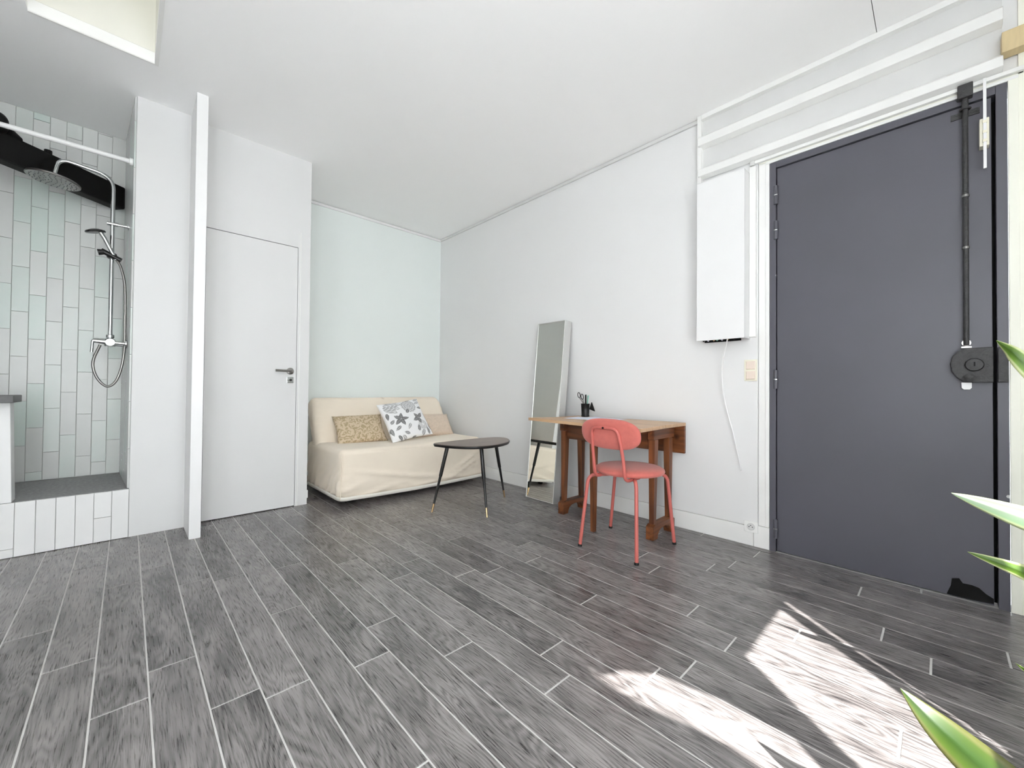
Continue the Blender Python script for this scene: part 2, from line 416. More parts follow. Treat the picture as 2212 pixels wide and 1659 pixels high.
# walls
struct(MB().box(1.0, XR + .15, YB, YB + .1, 0, ZC).build('wall_back', 'wall_cool'), 'pale cool white back wall behind the sofa', 'wall')
DY0, DY1, DZ = -.215, .70, 2.33           # entrance door opening
wr = MB().box(XR + .008, XR + .16, DY1, YB, 0, ZC).box(XR + .008, XR + .16, DY0 - .03, DY1, DZ, ZC)
wr = wr.build('wall_right', 'wall_white'); struct(wr, 'long white wall with the leaning mirror, desk and entrance door', 'wall')
MB().box(XR - .002, XR + .007, .762, YB, .122, ZC).build('wall_lining', 'wall_white', wr, bevel=.001, seg=1)
MB().box(XR - .004, XR + .16, YW, DY0 - .03, 0, ZC).build('wall_section', 'wall_cream', wr)
struct(MB().box(XR - .006, XR + .007, .785, YB - .001, .001, .118).build('baseboard_right', 'trim_white', bevel=.002), 'low white baseboard along the right wall', 'baseboard')
wc = MB().box(.349, .386, YC, YC + .05, 0, ZC).box(.386, .984, YC, YC + .05, 2.077, ZC).box(.984, 1.075, YC, YC + .05, 0, ZC)
wc.box(1.02, 1.075, YC + .05, YB, 0, ZC).box(.32, 1.02, YB - .03, YB, 0, ZC)
wc = struct(wc.build('wall_closet', 'paint_closet'), 'white closet wall with a flush door', 'wall')
MB().box(.998, 1.004, YC - .003, YC, 0, 2.2).build('edge_strip', 'trim_white', wc)
struct(MB().box(XP, .30, YP, YB, 0, ZC).build('wall_pier', 'paint_closet'), 'white pier between the shower and the closet', 'wall')
struct(MB().box(.290, .349, 3.20, YC, 0, ZC).build('wall_fin', 'gloss_white', bevel=.002), 'narrow white partition fin standing out beside the closet door', 'wall')
# left parts, mostly outside the photograph
LY0, LY1, LZ0, LZ1 = -.88, .0, .50, 2.10
struct(MB().box(XL - .08, XL, YW, LY0, 0, ZC).box(XL - .08, XL, LY1, 4.4, 0, ZC).box(XL - .08, XL, LY0, LY1, 0, LZ0).box(XL - .08, XL, LY0, LY1, LZ1, ZC).build('wall_left', 'wall_white'))
struct(MB().box(XL, -.9, YP, YS + .1, 0, ZC).build('wall_shower_end', 'stone_tray'))

# window wall behind the camera: french window and a wide window
ww = MB(); T0, T1 = YW - .08, YW
WA = (.40, 1.07, .30, 2.20)         # tall casement
WB = (-1.02, -.52, .10, 2.62)       # wide window
WC = (-.44, .385, .10, 2.68)         # curtained window
ops = sorted([WA, WB, WC]); x = XL - .1
for a, b_, z0, z1 in ops:
    ww.box(x, a, T0, T1, 0, ZC); x = b_
    ww.box(a, b_, T0, T1, z1, ZC)
    if z0 > 0: ww.box(a, b_, T0, T1, 0, z0)
ww.box(x, XR + .16, T0, T1, 0, ZC)
struct(ww.build('wall_window', 'wall_white'), 'white window wall behind the camera', 'wall')
def window(n, op, mull, frame=.035):
    a, b_, z0, z1 = op; o = sempty('window_%d' % n, (a, T0, z0), 'white framed window behind the camera', 'window')
    f = MB()
    f.box(a, a + frame, T0 + .01, T1 - .01, z0, z1).box(b_ - frame, b_, T0 + .01, T1 - .01, z0, z1)
    f.box(a + frame, b_ - frame, T0 + .01, T1 - .01, z1 - frame, z1).box(a + frame, b_ - frame, T0 + .01, T1 - .01, z0, z0 + frame)
    for mx_, wd in mull: f.box(mx_ - wd / 2, mx_ + wd / 2, T0 + .01, T1 - .01, z0 + frame, z1 - frame)
    f.build('window_frame', 'trim_white', o)
    MB().box(a + frame, b_ - frame, -1.045, -1.041, z0 + frame, z1 - frame).build('pane', 'glass', o)
    return o
window(2, WA, [(.955, .03)]); w3 = window(3, WB, []); window(4, WC, [])
MB().hexa([(-2.2, T0 - .001, 2.66), (-.46, T0 - .001, 2.66), (-.46, T0 - .55, 2.60), (-2.2, T0 - .55, 2.60)], [(-2.2, T0 - .001, 2.69), (-.46, T0 - .001, 2.69), (-.46, T0 - .55, 2.63), (-2.2, T0 - .55, 2.63)]).build('added_sun_shade', 'trim_white', w3)  # unseen sheet added outside to keep steep sun out of the window

w5 = sempty('window_5', (XL, LY0, LZ0), 'unseen white framed window added in the left wall for extra daylight', 'window')  # invented opening, added to brighten the right wall
f = MB().box(XL - .07, XL - .01, LY0, LY0 + .04, LZ0, LZ1).box(XL - .07, XL - .01, LY1 - .04, LY1, LZ0, LZ1).box(XL - .07, XL - .01, LY0 + .04, LY1 - .04, LZ0, LZ0 + .04).box(XL - .07, XL - .01, LY0 + .04, LY1 - .04, LZ1 - .04, LZ1)
f.build('window_frame', 'trim_white', w5)
MB().box(XL - .042, XL - .038, LY0 + .04, LY1 - .04, LZ0 + .04, LZ1 - .04).build('pane', 'glass', w5)

# ------------------------------------------------------------------ trims on the right wall
t1 = sempty('trim_1', (XR, .45, 2.37), 'white panelled band with two projecting rails above the door', 'trim')
MB().box(XR - .012, XR - .0025, -.2, 1.09, 2.40, 2.77).build('backing_panel', 'trim_grey', t1)
MB().box(XR - .045, XR - .0025, 1.09, 1.115, 2.34, ZC - .001).build('stile', 'trim_white', t1, bevel=.002)
MB().box(XR - .045, XR - .0025, -.2, 1.0895, 2.768, ZC - .001).build('top_rail', 'trim_white', t1, bevel=.002)
def rail(z0, z1, d0, d1):
    pr = [(d0, z0), (d1, z0 + .012), (d1, z1 - .018), (d1 - .02, z1), (d0, z1)]
    return MB().prism([(XR - u, v_) for u, v_ in pr], lambda u, v_, t: (u, t, v_), -.2, 1.105).build('rail', 'trim_white', t1, bevel=.003)
rail(2.575, 2.655, .0127, .062); rail(2.372, 2.445, .0127, .055)
t2 = sempty('trim_2', (XR, .45, 0), 'white door surround of flat boards', 'trim')
MB().box(XR - .004, XR + .007, DY1, .757, .135, DZ + .015).build('jamb_board', 'trim_white', t2, bevel=.0015)
MB().box(XR - .006, XR + .007, DY1, .783, .001, .132).build('plinth_block', 'trim_white', t2, bevel=.0015)
MB().box(XR - .010, XR + .007, DY1, DY1 + .02, .135, DZ).build('jamb_bead', 'trim_white', t2, bevel=.002)
MB().box(XR - .004, XR + .007, -.26, .757, DZ + .016, 2.371).build('head_board', 'wall_cream', t2, bevel=.0015)
MB().box(XR - .010, XR + .007, DY0 - .03, DY1 + .02, DZ, DZ + .015).build('head_bead', 'trim_white', t2, bevel=.002)
MB().box(XR - .012, XR + .007, DY0 - .03, DY0, .001, DZ).build('jamb_bead', 'wall_cream', t2, bevel=.002)
struct(MB().box(1.076, XR, YB - .018, YB - .0005, ZC - .032, ZC - .006).build('trim_3', 'gloss_white', bevel=.003), 'thin white cornice bead on the back wall', 'trim')
struct(MB().box(XR - .018, XR - .0025, 1.116, YB - .019, ZC - .03, ZC - .004).build('trim_4', 'trim_grey', bevel=.003), 'thin cornice bead along the top of the right wall', 'trim')

# ------------------------------------------------------------------ shower niche
ws = struct(MB().box(-.9, XP, YS, YS + .05, .2, ZC).build('wall_shower_back', 'grout_tile'), 'pale green-grey tiled back wall of the shower', 'wall')
wsd = struct(MB().box(XP - .004, XP - .0005, YP + .012, YS, .2, ZC).build('wall_shower_side', 'grout_tile'), 'tiled side wall of the shower niche', 'wall')
st = struct(MB().box(-.9, XP - .001, YP + .010, YS, .001, .302).build('floor_shower', 'stone_tray'), 'raised grey stone shower floor', 'floor')
TW, TH, G = .0762, .2985, .0022
tcache = {}
def tile(parent, dims, loc, mt):
    k = tuple(round(d, 3) for d in dims) + (mt,)
    if k not in tcache:
        me = bpy.data.meshes.new('tile'); bm = bmesh.new()
        bmesh.ops.create_cube(bm, size=1, matrix=Matrix.Diagonal((*dims, 1)))
        bmesh.ops.bevel(bm, geom=list(bm.edges), offset=.0012, segments=1, affect='EDGES')
        bm.to_mesh(me); bm.free(); me.materials.append(M_[mt]); tcache[k] = me
    o = bpy.data.objects.new('tile', tcache[k]); col.objects.link(o); o.location = loc; o.parent = parent
    return o
offs = [.05, .205, .155, .0, .11, .24, .06, .18, .13, .02, .22, .09, .16]
def tile_field(parent, u0, u1, z0, z1, start, plane, axis, mt, th=.008, seed=0):
    u = start; i = seed
    while u > u0 + .004:
        a, b_ = max(u - TW, u0), u; u -= TW
        z = z0 - offs[i % len(offs)]; i += 1
        while z < z1 - .01:
            za, zb = max(z, z0), min(z + TH, z1); z += TH
            if zb - za < .012 or b_ - a < .008: continue
            d = (b_ - a - G, th, zb - za - G) if axis == 'x' else (th, b_ - a - G, zb - za - G)
            c = ((a + b_) / 2, plane, (za + zb) / 2) if axis == 'x' else (plane, (a + b_) / 2, (za + zb) / 2)
            tile(parent, d, c, mt)
tile_field(ws, -.9, XP - .050, .304, ZC - .002, XP - .050, YS - .0035, 'x', 'tile_glaze')
tile_field(wsd, YP + .014, YS - .012, .304, ZC - .002, YS - .012, XP - .0075, 'y', 'tile_glaze', seed=5)
ang = R(3.6); pv = Vector((XP, YP + .012, 0)); wsd.rotation_euler.z = ang; wsd.location = pv - Matrix.Rotation(ang, 3, 'Z') @ pv
step = struct(MB().box(-.9, XP - .001, YP + .001, YP + .0095, .001, .30).build('wall_shower_step', 'grout_tile'), 'white tiled front of the raised shower step', 'wall')
u = XP - .002
for i in range(12):
    a, b_ = max(u - TW, -.9), u; u -= TW
    if i == 0: segs = [(.002, .302)]; b_ = XP - .002
    elif i == 1: segs = [(.002, .148), (.148, .302)]
    elif i == 6: segs = [(.002, .05), (.05, .302)]
    else: segs = [(.002, .302)]
    for za, zb in segs:
        tile(step, (b_ - a - G, .010, zb - za - G), ((a + b_) / 2, YP - .0035, (za + zb) / 2), 'tile_white')

# low wall and stone capping at the left edge
lw = thing('low_wall', (-.68, YP + .05, .303), 'white waist-high panel on the shower step under a dark capping', 'low wall')
MB().hexa([(-.9, YP - .008, .303), (-.450, YP - .008, .303), (-.450, YP + .09, .303), (-.9, YP + .09, .303)],
          [(-.9, YP - .008, .852), (-.463, YP - .008, .852), (-.463, YP + .09, .852), (-.9, YP + .09, .852)]).build('panel', 'gloss_white', lw, bevel=.003)
MB().box(-.9, -.437, YP - .12, YP + .11, .8535, .893).build('capping', 'counter_grey', lw, bevel=.004)

# curtain rod
tag(MB().tube([(-.899, 3.56, 2.387), (XP - .03, 3.56, 2.387)], .014, 14).lathe([(.014, 0), (.022, .004), (.022, .018), (.016, .022)], (XP - .034, 3.56, 2.387), (1, 0, 0)).build('curtain_rod', 'gloss_white', smooth=True),
    'bare white rod spanning the top of the shower opening', 'curtain rod')
# black beam crossing the niche
bm_t = thing('timber_beam', (-.3, 3.95, 2.24), 'jet black beam running across the top of the shower', 'beam')
A = Vector((-.72, 3.535, 2.24)); Bv = Vector((-.030, 4.10, 2.24)); d = (Bv - A).normalized(); nrm = Vector((-d.y, d.x, 0))
pth = []
lo = [A, Bv, Bv + nrm * .09, A + nrm * .09]
MB().hexa(lo, [p + Vector((0, 0, .16)) for p in lo]).build('beam', 'black', bm_t, bevel=.012)
kb = MB(); kc = A + d * .17 + nrm * .045
kb.rbox(kc + Vector((0, 0, .20)), (.20, .10, .12), .045, .02)
kb.tube([kc + d * .10 + Vector((0, 0, .17)), kc + d * .16 + Vector((0, 0, .16))], [.05, .03], 12)
kb.build('knuckle', 'black', bm_t, smooth=True)
kb = MB(); kc = A + d * .46 + nrm * .03
kb.tube([kc + Vector((0, 0, .15)), kc + Vector((0, 0, .185))], .018, 12); kb.build('peg', 'black', bm_t, smooth=True)

# shower column
CX, CY = -.088, 3.80; XQ = -.0065
sc = thing('shower_column', (CX, CY, 1.2), 'chrome shower column with rain head, hand shower and looping hose', 'shower')
MB().tube(rounded_path([(CX, CY, 1.27), (CX, CY, 2.345), (-.335, CY, 2.375), (-.352, CY, 2.262)], .085, 8), .0115, 14).build('riser_pipe', 'chrome', sc, smooth=True)
hd = Vector((-.354, CY, 2.228)); hax = Vector((.10, 0, 1)).normalized()
rh = MB().lathe([(.02, .034), (.024, .026), (.05, .018), (.112, .012), (.120, .006), (.120, 0), (.116, -.004), (.0, -.004)], hd, hax, 40).build('rain_head', 'steel', sc, smooth=True)
noz = MB(); 
ex = hax.orthogonal().normalized(); ey = hax.cross(ex)
for rr_ in (.02, .04, .06, .08, .10):
    for k in range(int(rr_ * 260)):
        an = 2 * math.pi * k / int(rr_ * 260)
        noz.lathe([(.0028, -.004), (.002, -.008)], hd + (ex * math.cos(an) + ey * math.sin(an)) * rr_, hax, 5)
noz.build('nozzles', 'dark_chrome', rh, kind='stuff')
MB().lathe([(.045, .018), (.045, .024), (.012, .04), (.012, .05)], hd, hax, 24).build('collar', 'chrome', rh, smooth=True)
MB().tube([(XQ - .001, CY, 2.03), (CX - .02, CY, 2.03)], .010, 12).tube([(CX + .028, CY, 2.03), (CX - .026, CY, 2.03)], .014, 12) \
    .lathe([(.022, 0), (.022, .006), (.012, .01)], (XQ, CY, 2.03), (-1, 0, 0), 18).build('wall_bracket', 'chrome', sc, smooth=True)
# hand shower
hs = MB()
hc = Vector((-.165, CY - .05, 1.945)); hx = Vector((-.25, -.12, 1)).normalized()
hs.lathe([(.0, .018), (.022, .016), (.047, .006), (.050, 0), (.048, -.006), (.0, -.006)], hc, hx, 28)
hand = hs.build('hand_shower', 'dark_chrome', sc, smooth=True)
MB().tube([hc + Vector((.02, .0, .006)), hc + Vector((.042, .012, -.03)), (CX - .004, CY - .024, 1.845), (CX + .022, CY - .022, 1.79)], [.013, .012, .011, .011], 12).build('handle', 'chrome', hand, smooth=True)
MB().rbox((CX, CY - .005, 1.815), (.05, .05, .036), .012, .02).tube([(CX - .05, CY - .02, 1.838), (CX + .045, CY - .022, 1.79)], .016, 12) \
    .tube([(CX - .065, CY - .02, 1.822), (CX - .03, CY - .02, 1.832)], [.02, .016], 12).build('holder', 'black_paint', sc, smooth=True)
# mixer
MX = -.05
mxm = MB().tube([(MX - .035, CY - .10, 1.232), (MX - .035, CY + .10, 1.232)], .022, 16)
for yy in (-.075, .075): mxm.tube([(MX - .03, CY + yy, 1.232), (XQ - .001, CY + yy, 1.228)], .012, 12).lathe([(.027, 0), (.026, .008), (.013, .012)], (XQ, CY + yy, 1.228), (-1, 0, 0), 18)
mxm.lathe([(.0, -.032), (.026, -.026), (.032, 0), (.026, .02), (.016, .026)], (CX, CY - .02, 1.236), (0, 0, 1), 24).tube([(CX, CY, 1.25), (CX, CY, 1.30)], [.010, .012], 12)
mxm.lathe([(.014, 0), (.021, .006), (.021, .024), (.012, .03)], (CX, CY, 1.262), (0, 0, 1), 20)
mxm.build('mixer_body', 'chrome', sc, smooth=True)
MB().tube([(CX - .02, CY - .05, 1.236), (CX - .075, CY - .05, 1.24)], [.016, .014], 12).tube(rounded_path([(CX - .05, CY - .05, 1.246), (CX - .078, CY - .05, 1.246), (CX - .082, CY - .05, 1.165)], .02), [.008] * 8, 10).build('lever', 'chrome', sc, smooth=True)
hose = catmull([(CX + .022, CY - .022, 1.79), (CX + .045, CY - .03, 1.74), (CX + .066, CY - .035, 1.62), (CX + .07, CY - .03, 1.40), (CX + .068, CY - .02, 1.16), (CX + .04, CY - .03, 1.0), (CX - .005, CY - .04, .945), (CX - .055, CY - .045, 1.0), (CX - .075, CY - .045, 1.10), (CX - .045, CY - .03, 1.215)], 8)
MB().tube(hose, .0075, 10).build('hose', 'steel', sc, smooth=True)

# ------------------------------------------------------------------ closet door
d1 = sempty('door_1', (.685, YC, 0), 'flush white closet door with a steel lever', 'door')
lf = MB().box(.3885, .9815, YC + .002, YC + .040, .006, 2.0725).build('leaf', 'paint_closet', d1, bevel=.0015)
MB().box(.386, .984, YC + .041, YC + .05, 0, 2.077).build('rebate', 'black', d1)
hx_, hz = .938, 1.078
hl = MB().lathe([(.0265, .0), (.0265, .007), (.024, .009)], (hx_, YC + .002, hz), (0, -1, 0), 28).build('rose', 'steel', d1, smooth=True)
MB().tube(rounded_path([(hx_, YC - .007, hz), (hx_, YC - .050, hz), (hx_ - .115, YC - .050, hz + .002)], .014), .0095, 12).build('lever', 'steel', d1, smooth=True)
kp = MB().box(hx_ - .024, hx_ + .024, YC - .0045, YC + .002, hz - .094, hz - .046).build('lock_plate', 'chrome', d1, bevel=.002)
MB().lathe([(.0, 0), (.009, 0), (.009, .004), (.006, .006)], (hx_ + .002, YC - .0046, hz - .07), (0, -1, 0), 16).box(hx_ - .02, hx_ - .006, YC - .0056, YC - .0046, hz - .073, hz - .069).build('key_cylinder', 'dark_chrome', kp)

# ------------------------------------------------------------------ entrance door
d2 = sempty('door_2', (XR, .24, 0), 'dark slate steel entrance door with bolt rod and box lock', 'door')
FX = XR + .012
f = MB().box(FX - .018, FX + .10, .667, DY1 - .001, .001, DZ - .001).box(FX - .018, FX + .10, DY0 + .001, -.180, .001, DZ - .001).box(FX - .018, FX + .10, -.180, .667, 2.293, DZ - .001)
f.build('door_frame', 'door_slate', d2, bevel=.002)
leaf = MB().box(FX - .006, FX + .05, -.168, .6635, .006, 2.289).build('leaf', 'door_slate', d2, bevel=.002)
MB().box(FX + .055, FX + .08, -.180, .667, .002, 2.293).build('stop', 'black', d2)
for z in (2.126, 1.915, 1.023, .139):
    h = MB().tube([(FX - .02, .666, z - .055), (FX - .02, .666, z + .055)], .011, 10).box(FX - .020, FX - .0175, .669, .682, z - .05, z + .05)
    h = h.build('hinge', 'door_slate', d2, smooth=True)
    MB().tube([(FX - .02, .666, z - .003), (FX - .02, .666, z + .003)], .0118, 10).build('washer', 'chrome', h, smooth=True)
BY = -.089
rod = MB().tube([(FX - .03, BY, 1.17), (FX - .03, BY, 2.262)], .0095, 12).tube([(FX - .03, BY, 2.262), (FX - .03, BY, 2.345)], .011, 12).build('bolt_rod', 'lock_grey', d2, smooth=True)
for z in (1.86, 1.62):
    MB().tube([(FX - .03, BY, z - .005), (FX - .03, BY, z + .005)], .0125, 12).box(FX - .03, FX - .006, BY - .006, BY + .006, z - .005, z + .005).build('rod_guide', 'steel', d2, smooth=True)
MB().box(FX - .012, FX - .006, BY - .045, BY + .045, 2.235, 2.262).tube(arc((FX - .03, BY, 2.262), .016, 0, 2 * math.pi, (1, 0, 0), (0, 1, 0), 16), .004, 8).build('rod_guide', 'lock_grey', d2, smooth=True)
MB().box(FX - .052, FX - .006, BY - .024, BY + .024, 2.31, 2.372).build('rod_keeper', 'lock_grey', d2, bevel=.004)
lk = MB()
yc, zc = -.115, 1.078
poly = [(-.168, zc - .078), (-.083, zc - .078), (-.058, zc - .055), (-.042, zc - .025), (-.038, zc + .01), (-.045, zc + .042), (-.062, zc + .066), (-.085, zc + .078), (-.168, zc + .080)]
lk.prism(poly, lambda u, v_, t: (t, u, v_), FX - .042, FX - .006)
lock = lk.build('lock_case', 'lock_grey', d2, bevel=.004)
MB().lathe([(.030, 0), (.030, .006), (.026, .012), (.0, .013)], (FX - .042, -.112, 1.08), (-1, 0, 0), 26).build('cylinder', 'lock_grey', lock, smooth=True)
MB().box(FX - .0562, FX - .0548, -.1145, -.1095, 1.073, 1.092).build('keyhole', 'black', lock)
MB().lathe([(.017, 0), (.018, .014), (.013, .018), (.0, .018)], (FX - .042, -.098, 1.022), (-1, 0, 0), 20).build('turn_knob', 'lock_grey', lock, smooth=True)
MB().box(FX - .040, FX - .0183, -.212, -.181, zc - .078, zc + .078).build('strike_box', 'lock_grey', d2, bevel=.003)
MB().box(FX - .038, FX - .006, BY - .016, BY + .016, 1.158, 1.165).lathe([(.015, 0), (.015, .003)], (FX - .024, BY, 1.182), (-1, 0, 0), 18).build('rod_clip', 'steel', d2)
MB().prism([(BY - .016, 1.0), (BY - .016, .976), (BY - .010, .968), (BY + .008, .968), (BY + .015, .975), (BY + .016, 1.0)], lambda u, v_, t: (t, u, v_), FX - .022, FX - .018).build('rod_tab', 'gloss_white', d2)

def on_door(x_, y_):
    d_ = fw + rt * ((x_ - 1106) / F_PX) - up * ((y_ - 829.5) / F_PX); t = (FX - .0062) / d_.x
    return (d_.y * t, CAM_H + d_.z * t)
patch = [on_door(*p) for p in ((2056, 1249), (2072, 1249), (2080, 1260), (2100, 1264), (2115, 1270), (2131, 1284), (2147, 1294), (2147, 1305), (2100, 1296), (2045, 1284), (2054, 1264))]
MB().prism(patch, lambda u, v_, t: (t, u, max(v_, .008)), FX - .0075, FX - .0062).build('dark_patch', 'black', leaf)  # flat black polygon low on the door leaf
sb = thing('sliding_bolt', (XR - .05, -.145, 2.06), 'thin white hanging bar with cream block on the dark door top corner', 'bolt')
MB().box(FX - .062, FX - .054, -.1515, -.1415, 1.955, 2.36).build('bar', 'gloss_white', sb, bevel=.001)
MB().box(FX - .052, FX - .0065, -.160, -.131, 2.06, 2.185).build('block', 'cream_plastic', sb, bevel=.003)
for z in (2.08, 2.12, 2.165): MB().box(FX - .0635, FX - .052, -.1535, -.1395, z - .006, z + .006).build('guide', 'cream_plastic', sb, bevel=.001)
tag(MB().box(XR - .065, XR - .0045, -.40, -.195, 2.435, 2.525).build('wood_block', 'wood_block', bevel=.003), 'pale bare wood offcut fixed high at the right of the door', 'wood block')
# cable duct over the head board
cdct = thing('cable_duct', (XR, .25, 2.39), 'slim white cable duct running above the entrance door', 'cable duct')
MB().box(XR - .026, XR - .0045, -.27, .775, 2.352, 2.370).build('duct', 'trim_white', cdct, bevel=.002)
MB().box(XR - .03, XR - .0045, .7755, .80, 2.345, 2.372).build('end_cap', 'trim_grey', cdct, bevel=.002)

# ------------------------------------------------------------------ wall box, cable, switch, sockets
eb = thing('fuse_box', (XR, .945, 1.27), 'tall white wall cabinet beside the entrance door, open underneath', 'cabinet')
bx0, bx1, by0, by1, bz0, bz1 = 2.69, XR - .0025, .805, 1.087, 1.275, 2.305
MB().box(bx0, bx0 + .012, by0, by1, bz0, bz1).box(bx0 + .012, bx1, by0, by0 + .010, bz0, bz1).box(bx0 + .012, bx1, by1 - .010, by1, bz0, bz1).box(bx0 + .012, bx1, by0 + .010, by1 - .010, bz1 - .012, bz1).build('cover', 'gloss_white', eb, bevel=.0015)
MB().box(XR - .012, XR - .003, by0 + .05, by1 - .012, bz0 - .004, bz0 + .30).build('back_plate', 'black', eb)
for i, (yy, c) in enumerate([(.86, 'black'), (.90, 'brass'), (.935, 'paper'), (.965, 'teal_pale'), (.985, 'brass'), (1.02, 'paper'), (1.05, 'black')]):
    MB().tube(catmull([(XR - .03, yy, bz0 + .2), (XR - .05, yy + .01, bz0 + .06), (XR - .03, yy + .025, bz0 + .006), (XR - .02, yy + .04, bz0 + .05)], 5), .0055, 8).build('wire', c, eb, smooth=True)
tag(MB().tube(catmull([(XR - .085, .905, bz0 + .06), (XR - .08, .915, 1.25), (XR - .045, .955, 1.10), (XR - .03, .945, .90), (XR - .022, .89, .66), (XR - .018, .852, .47)], 8), .0035, 8).lathe([(.0035, 0), (.005, .004), (.005, .014), (.003, .018)], (XR - .018, .852, .455), (0, 0, 1), 10).build('white_cable', 'gloss_white', smooth=True),
    'loose thin white cable hanging from the wall cabinet', 'cable')
tag(MB().box(XR - .028, XR - .0025, .768, .8045, 1.285, 2.34).build('cable_trunking', 'trim_white', bevel=.004), 'vertical white trunking between wall cabinet and door surround', 'trunking')
sw = thing('light_switch', (XR, .797, 1.02), 'cream double light switch below the wall cabinet', 'switch')
MB().box(XR - .011, XR - .0025, .764, .836, 1.015, 1.147).build('plate', 'cream_plastic', sw, bevel=.003)
for z in (1.05, 1.112): MB().hexa([(XR - .0115, .774, z - .026), (XR - .0115, .826, z - .026), (XR - .0115, .826, z + .026), (XR - .0115, .774, z + .026)], [(XR - .019, .778, z - .022), (XR - .019, .822, z - .022), (XR - .014, .822, z + .024), (XR - .014, .778, z + .024)]).build('rocker', 'pink_cream', sw, bevel=.001)
so = thing('wall_socket', (XR, .797, .09), 'square white wall socket at the foot of the door surround', 'socket')
MB().box(XR - .012, XR - .0065, .7585, .835, .085, .152).build('plate', 'trim_white', so, bevel=.002)
MB().lathe([(.022, 0), (.022, .003), (.018, .003), (.016, -.004)], (XR - .0125, .797, .1185), (-1, 0, 0), 24).build('well', 'trim_grey', so)
for dy, dz in ((-.009, 0), (.009, 0), (0, .009)): MB().lathe([(.0028, 0), (.0028, .002)], (XR - .0158, .797 + dy, .1185 + dz), (-1, 0, 0), 10).build('contact_hole', 'black', so)
s2 = thing('wall_socket', (1.08, 3.62, .05), 'small white socket low on the closet corner beside the sofa', 'socket')
MB().box(1.0755, 1.088, 3.565, 3.63, .045, .11).build('plate', 'gloss_white', s2, bevel=.003)
for dz in (-.012, .012): MB().box(1.088, 1.0886, 3.592, 3.603, .0775 + dz - .004, .0775 + dz + .004).build('contact_hole', 'black', s2)

# ------------------------------------------------------------------ sofa bed
SX0, SX1, SY0 = 1.235, 2.685, 3.27
sf = thing('sofa_bed', (1.96, 3.75, 0), 'cream fabric covered sofa bed against the back wall', 'sofa')
def wr_noise(p, s=1):
    n1 = noise.noise(Vector((p.x * 3 + p.z * 2.2, p.y * 3, p.z * 5 - p.x * 2)) * s)
    a = noise.noise(Vector((p.x * 2.1 + 7, p.y * 2, p.z * 3)))
    ph_ = p.z * 26 + p.x * 11 * a + 4 * n1
    n2 = max(0, math.sin(ph_)) ** 3
    return n1, n2
seat = MB().rbox(((SX0 + SX1) / 2, (SY0 + 4.10) / 2, .25), (SX1 - SX0, 4.10 - SY0, .41), .05, .018)
def seat_w(p):
    t = max(0, min(1, (.40 - p.z) / .35))
    n1, n2 = wr_noise(p); n1 *= min(1, max(0, (p.z - .07) / .06)); n2 *= min(1, max(0, (p.z - .07) / .06))
    if p.y < SY0 + .06:                                          # front skirt
        low = t * t
        corner = math.exp(-((p.x - SX0) / .16) ** 2) + math.exp(-((p.x - SX1) / .16) ** 2)
        p.y += -.018 * t + .022 * n1 * t - .020 * n2 * low * (0.35 + corner)
        # diagonal drag folds
        for (fx, fz, k, am) in ((1.70, .20, -.20, .020), (2.12, .13, -.16, .022), (2.42, .16, .42, .020), (2.48, .24, .55, .018), (2.05, .085, .10, .018), (1.55, .09, .18, .014)):
            dd = (p.z - fz) - k * (p.x - fx)
            p.y -= am * math.exp(-(dd / .014) ** 2) * math.exp(-((p.x - fx) / .28) ** 2)
    if p.x < SX0 + .06:
        p.x += -.012 * t + .02 * n1 * t + .010 * math.sin(p.y * 50 + p.z * 34 + 5 * n1) * t
    if p.x > SX1 - .06: p.x += .010 * t
    if p.z > .42: p.z += .006 * n1 - .012 * (1 - ((p.x - 1.96) / .75) ** 2) + .018 * (p.y - SY0)*0
    if p.z < .08: p.z += .012 * math.sin((p.x - SX0) * 2.2) * -1 + .006
    return p
seat.warp(seat_w); seat.build('seat_cover', 'sofa_cloth', sf, smooth='all')
hem = MB()
loop = []
def hz_(x): return .045 - .012 * math.sin((x - SX0) * 2.2) + .008
path = [(SX0 - .012, 4.0)] + [(SX0 - .012, SY0 + .06)]
for i in range(5):
    an = math.pi + (math.pi / 2) * i / 4; path.append((SX0 + .04 + .052 * math.cos(an), SY0 + .024 + .060 * math.sin(an)))
n_ = 26
for i in range(n_ + 1): path.append((SX0 + .05 + (SX1 - SX0 - .1) * i / n_, SY0 - .036 + .006 * noise.noise(Vector((i * .4, 0, 0)))))
for i in range(5):
    an = -math.pi / 2 + (math.pi / 2) * i / 4; path.append((SX1 - .04 + .052 * math.cos(an), SY0 + .024 + .060 * math.sin(an)))
path += [(SX1 + .012, 4.0)]
vs = []; fs = []
for (px, py) in path:
    cx_, cy_ = (px - 1.96), (py - 3.7); ln = math.hypot(cx_, cy_); nx, ny = cx_ / ln, cy_ / ln
    z = hz_(px)
    vs += [(px, py, z + .03), (px + nx * .004, py + ny * .004, z + .022), (px + nx * .004, py + ny * .004, z), (px - nx * .006, py - ny * .006, z)]
for i in range(len(path) - 1):
    for k in range(3): fs.append((i * 4 + k, i * 4 + k + 1, i * 4 + 5 + k, i * 4 + 4 + k))
hem.add(vs, fs).build('hem', 'sofa_hem', sf, smooth='all')
MB().tube([(SX0 + .016, SY0 + .006, .43)] + [(SX0 + .006 - .01 * (1 - z / .4), SY0 - .002 - .018 * (1 - z / .4), z) for z in (.38, .30, .2, .1, .06)], .0035, 6).build('corner_seam', 'sofa_cloth', sf, smooth=True)
back = MB().rbox((0, 0, 0), (SX1 - SX0 - .02, .17, .56), .06, .025)
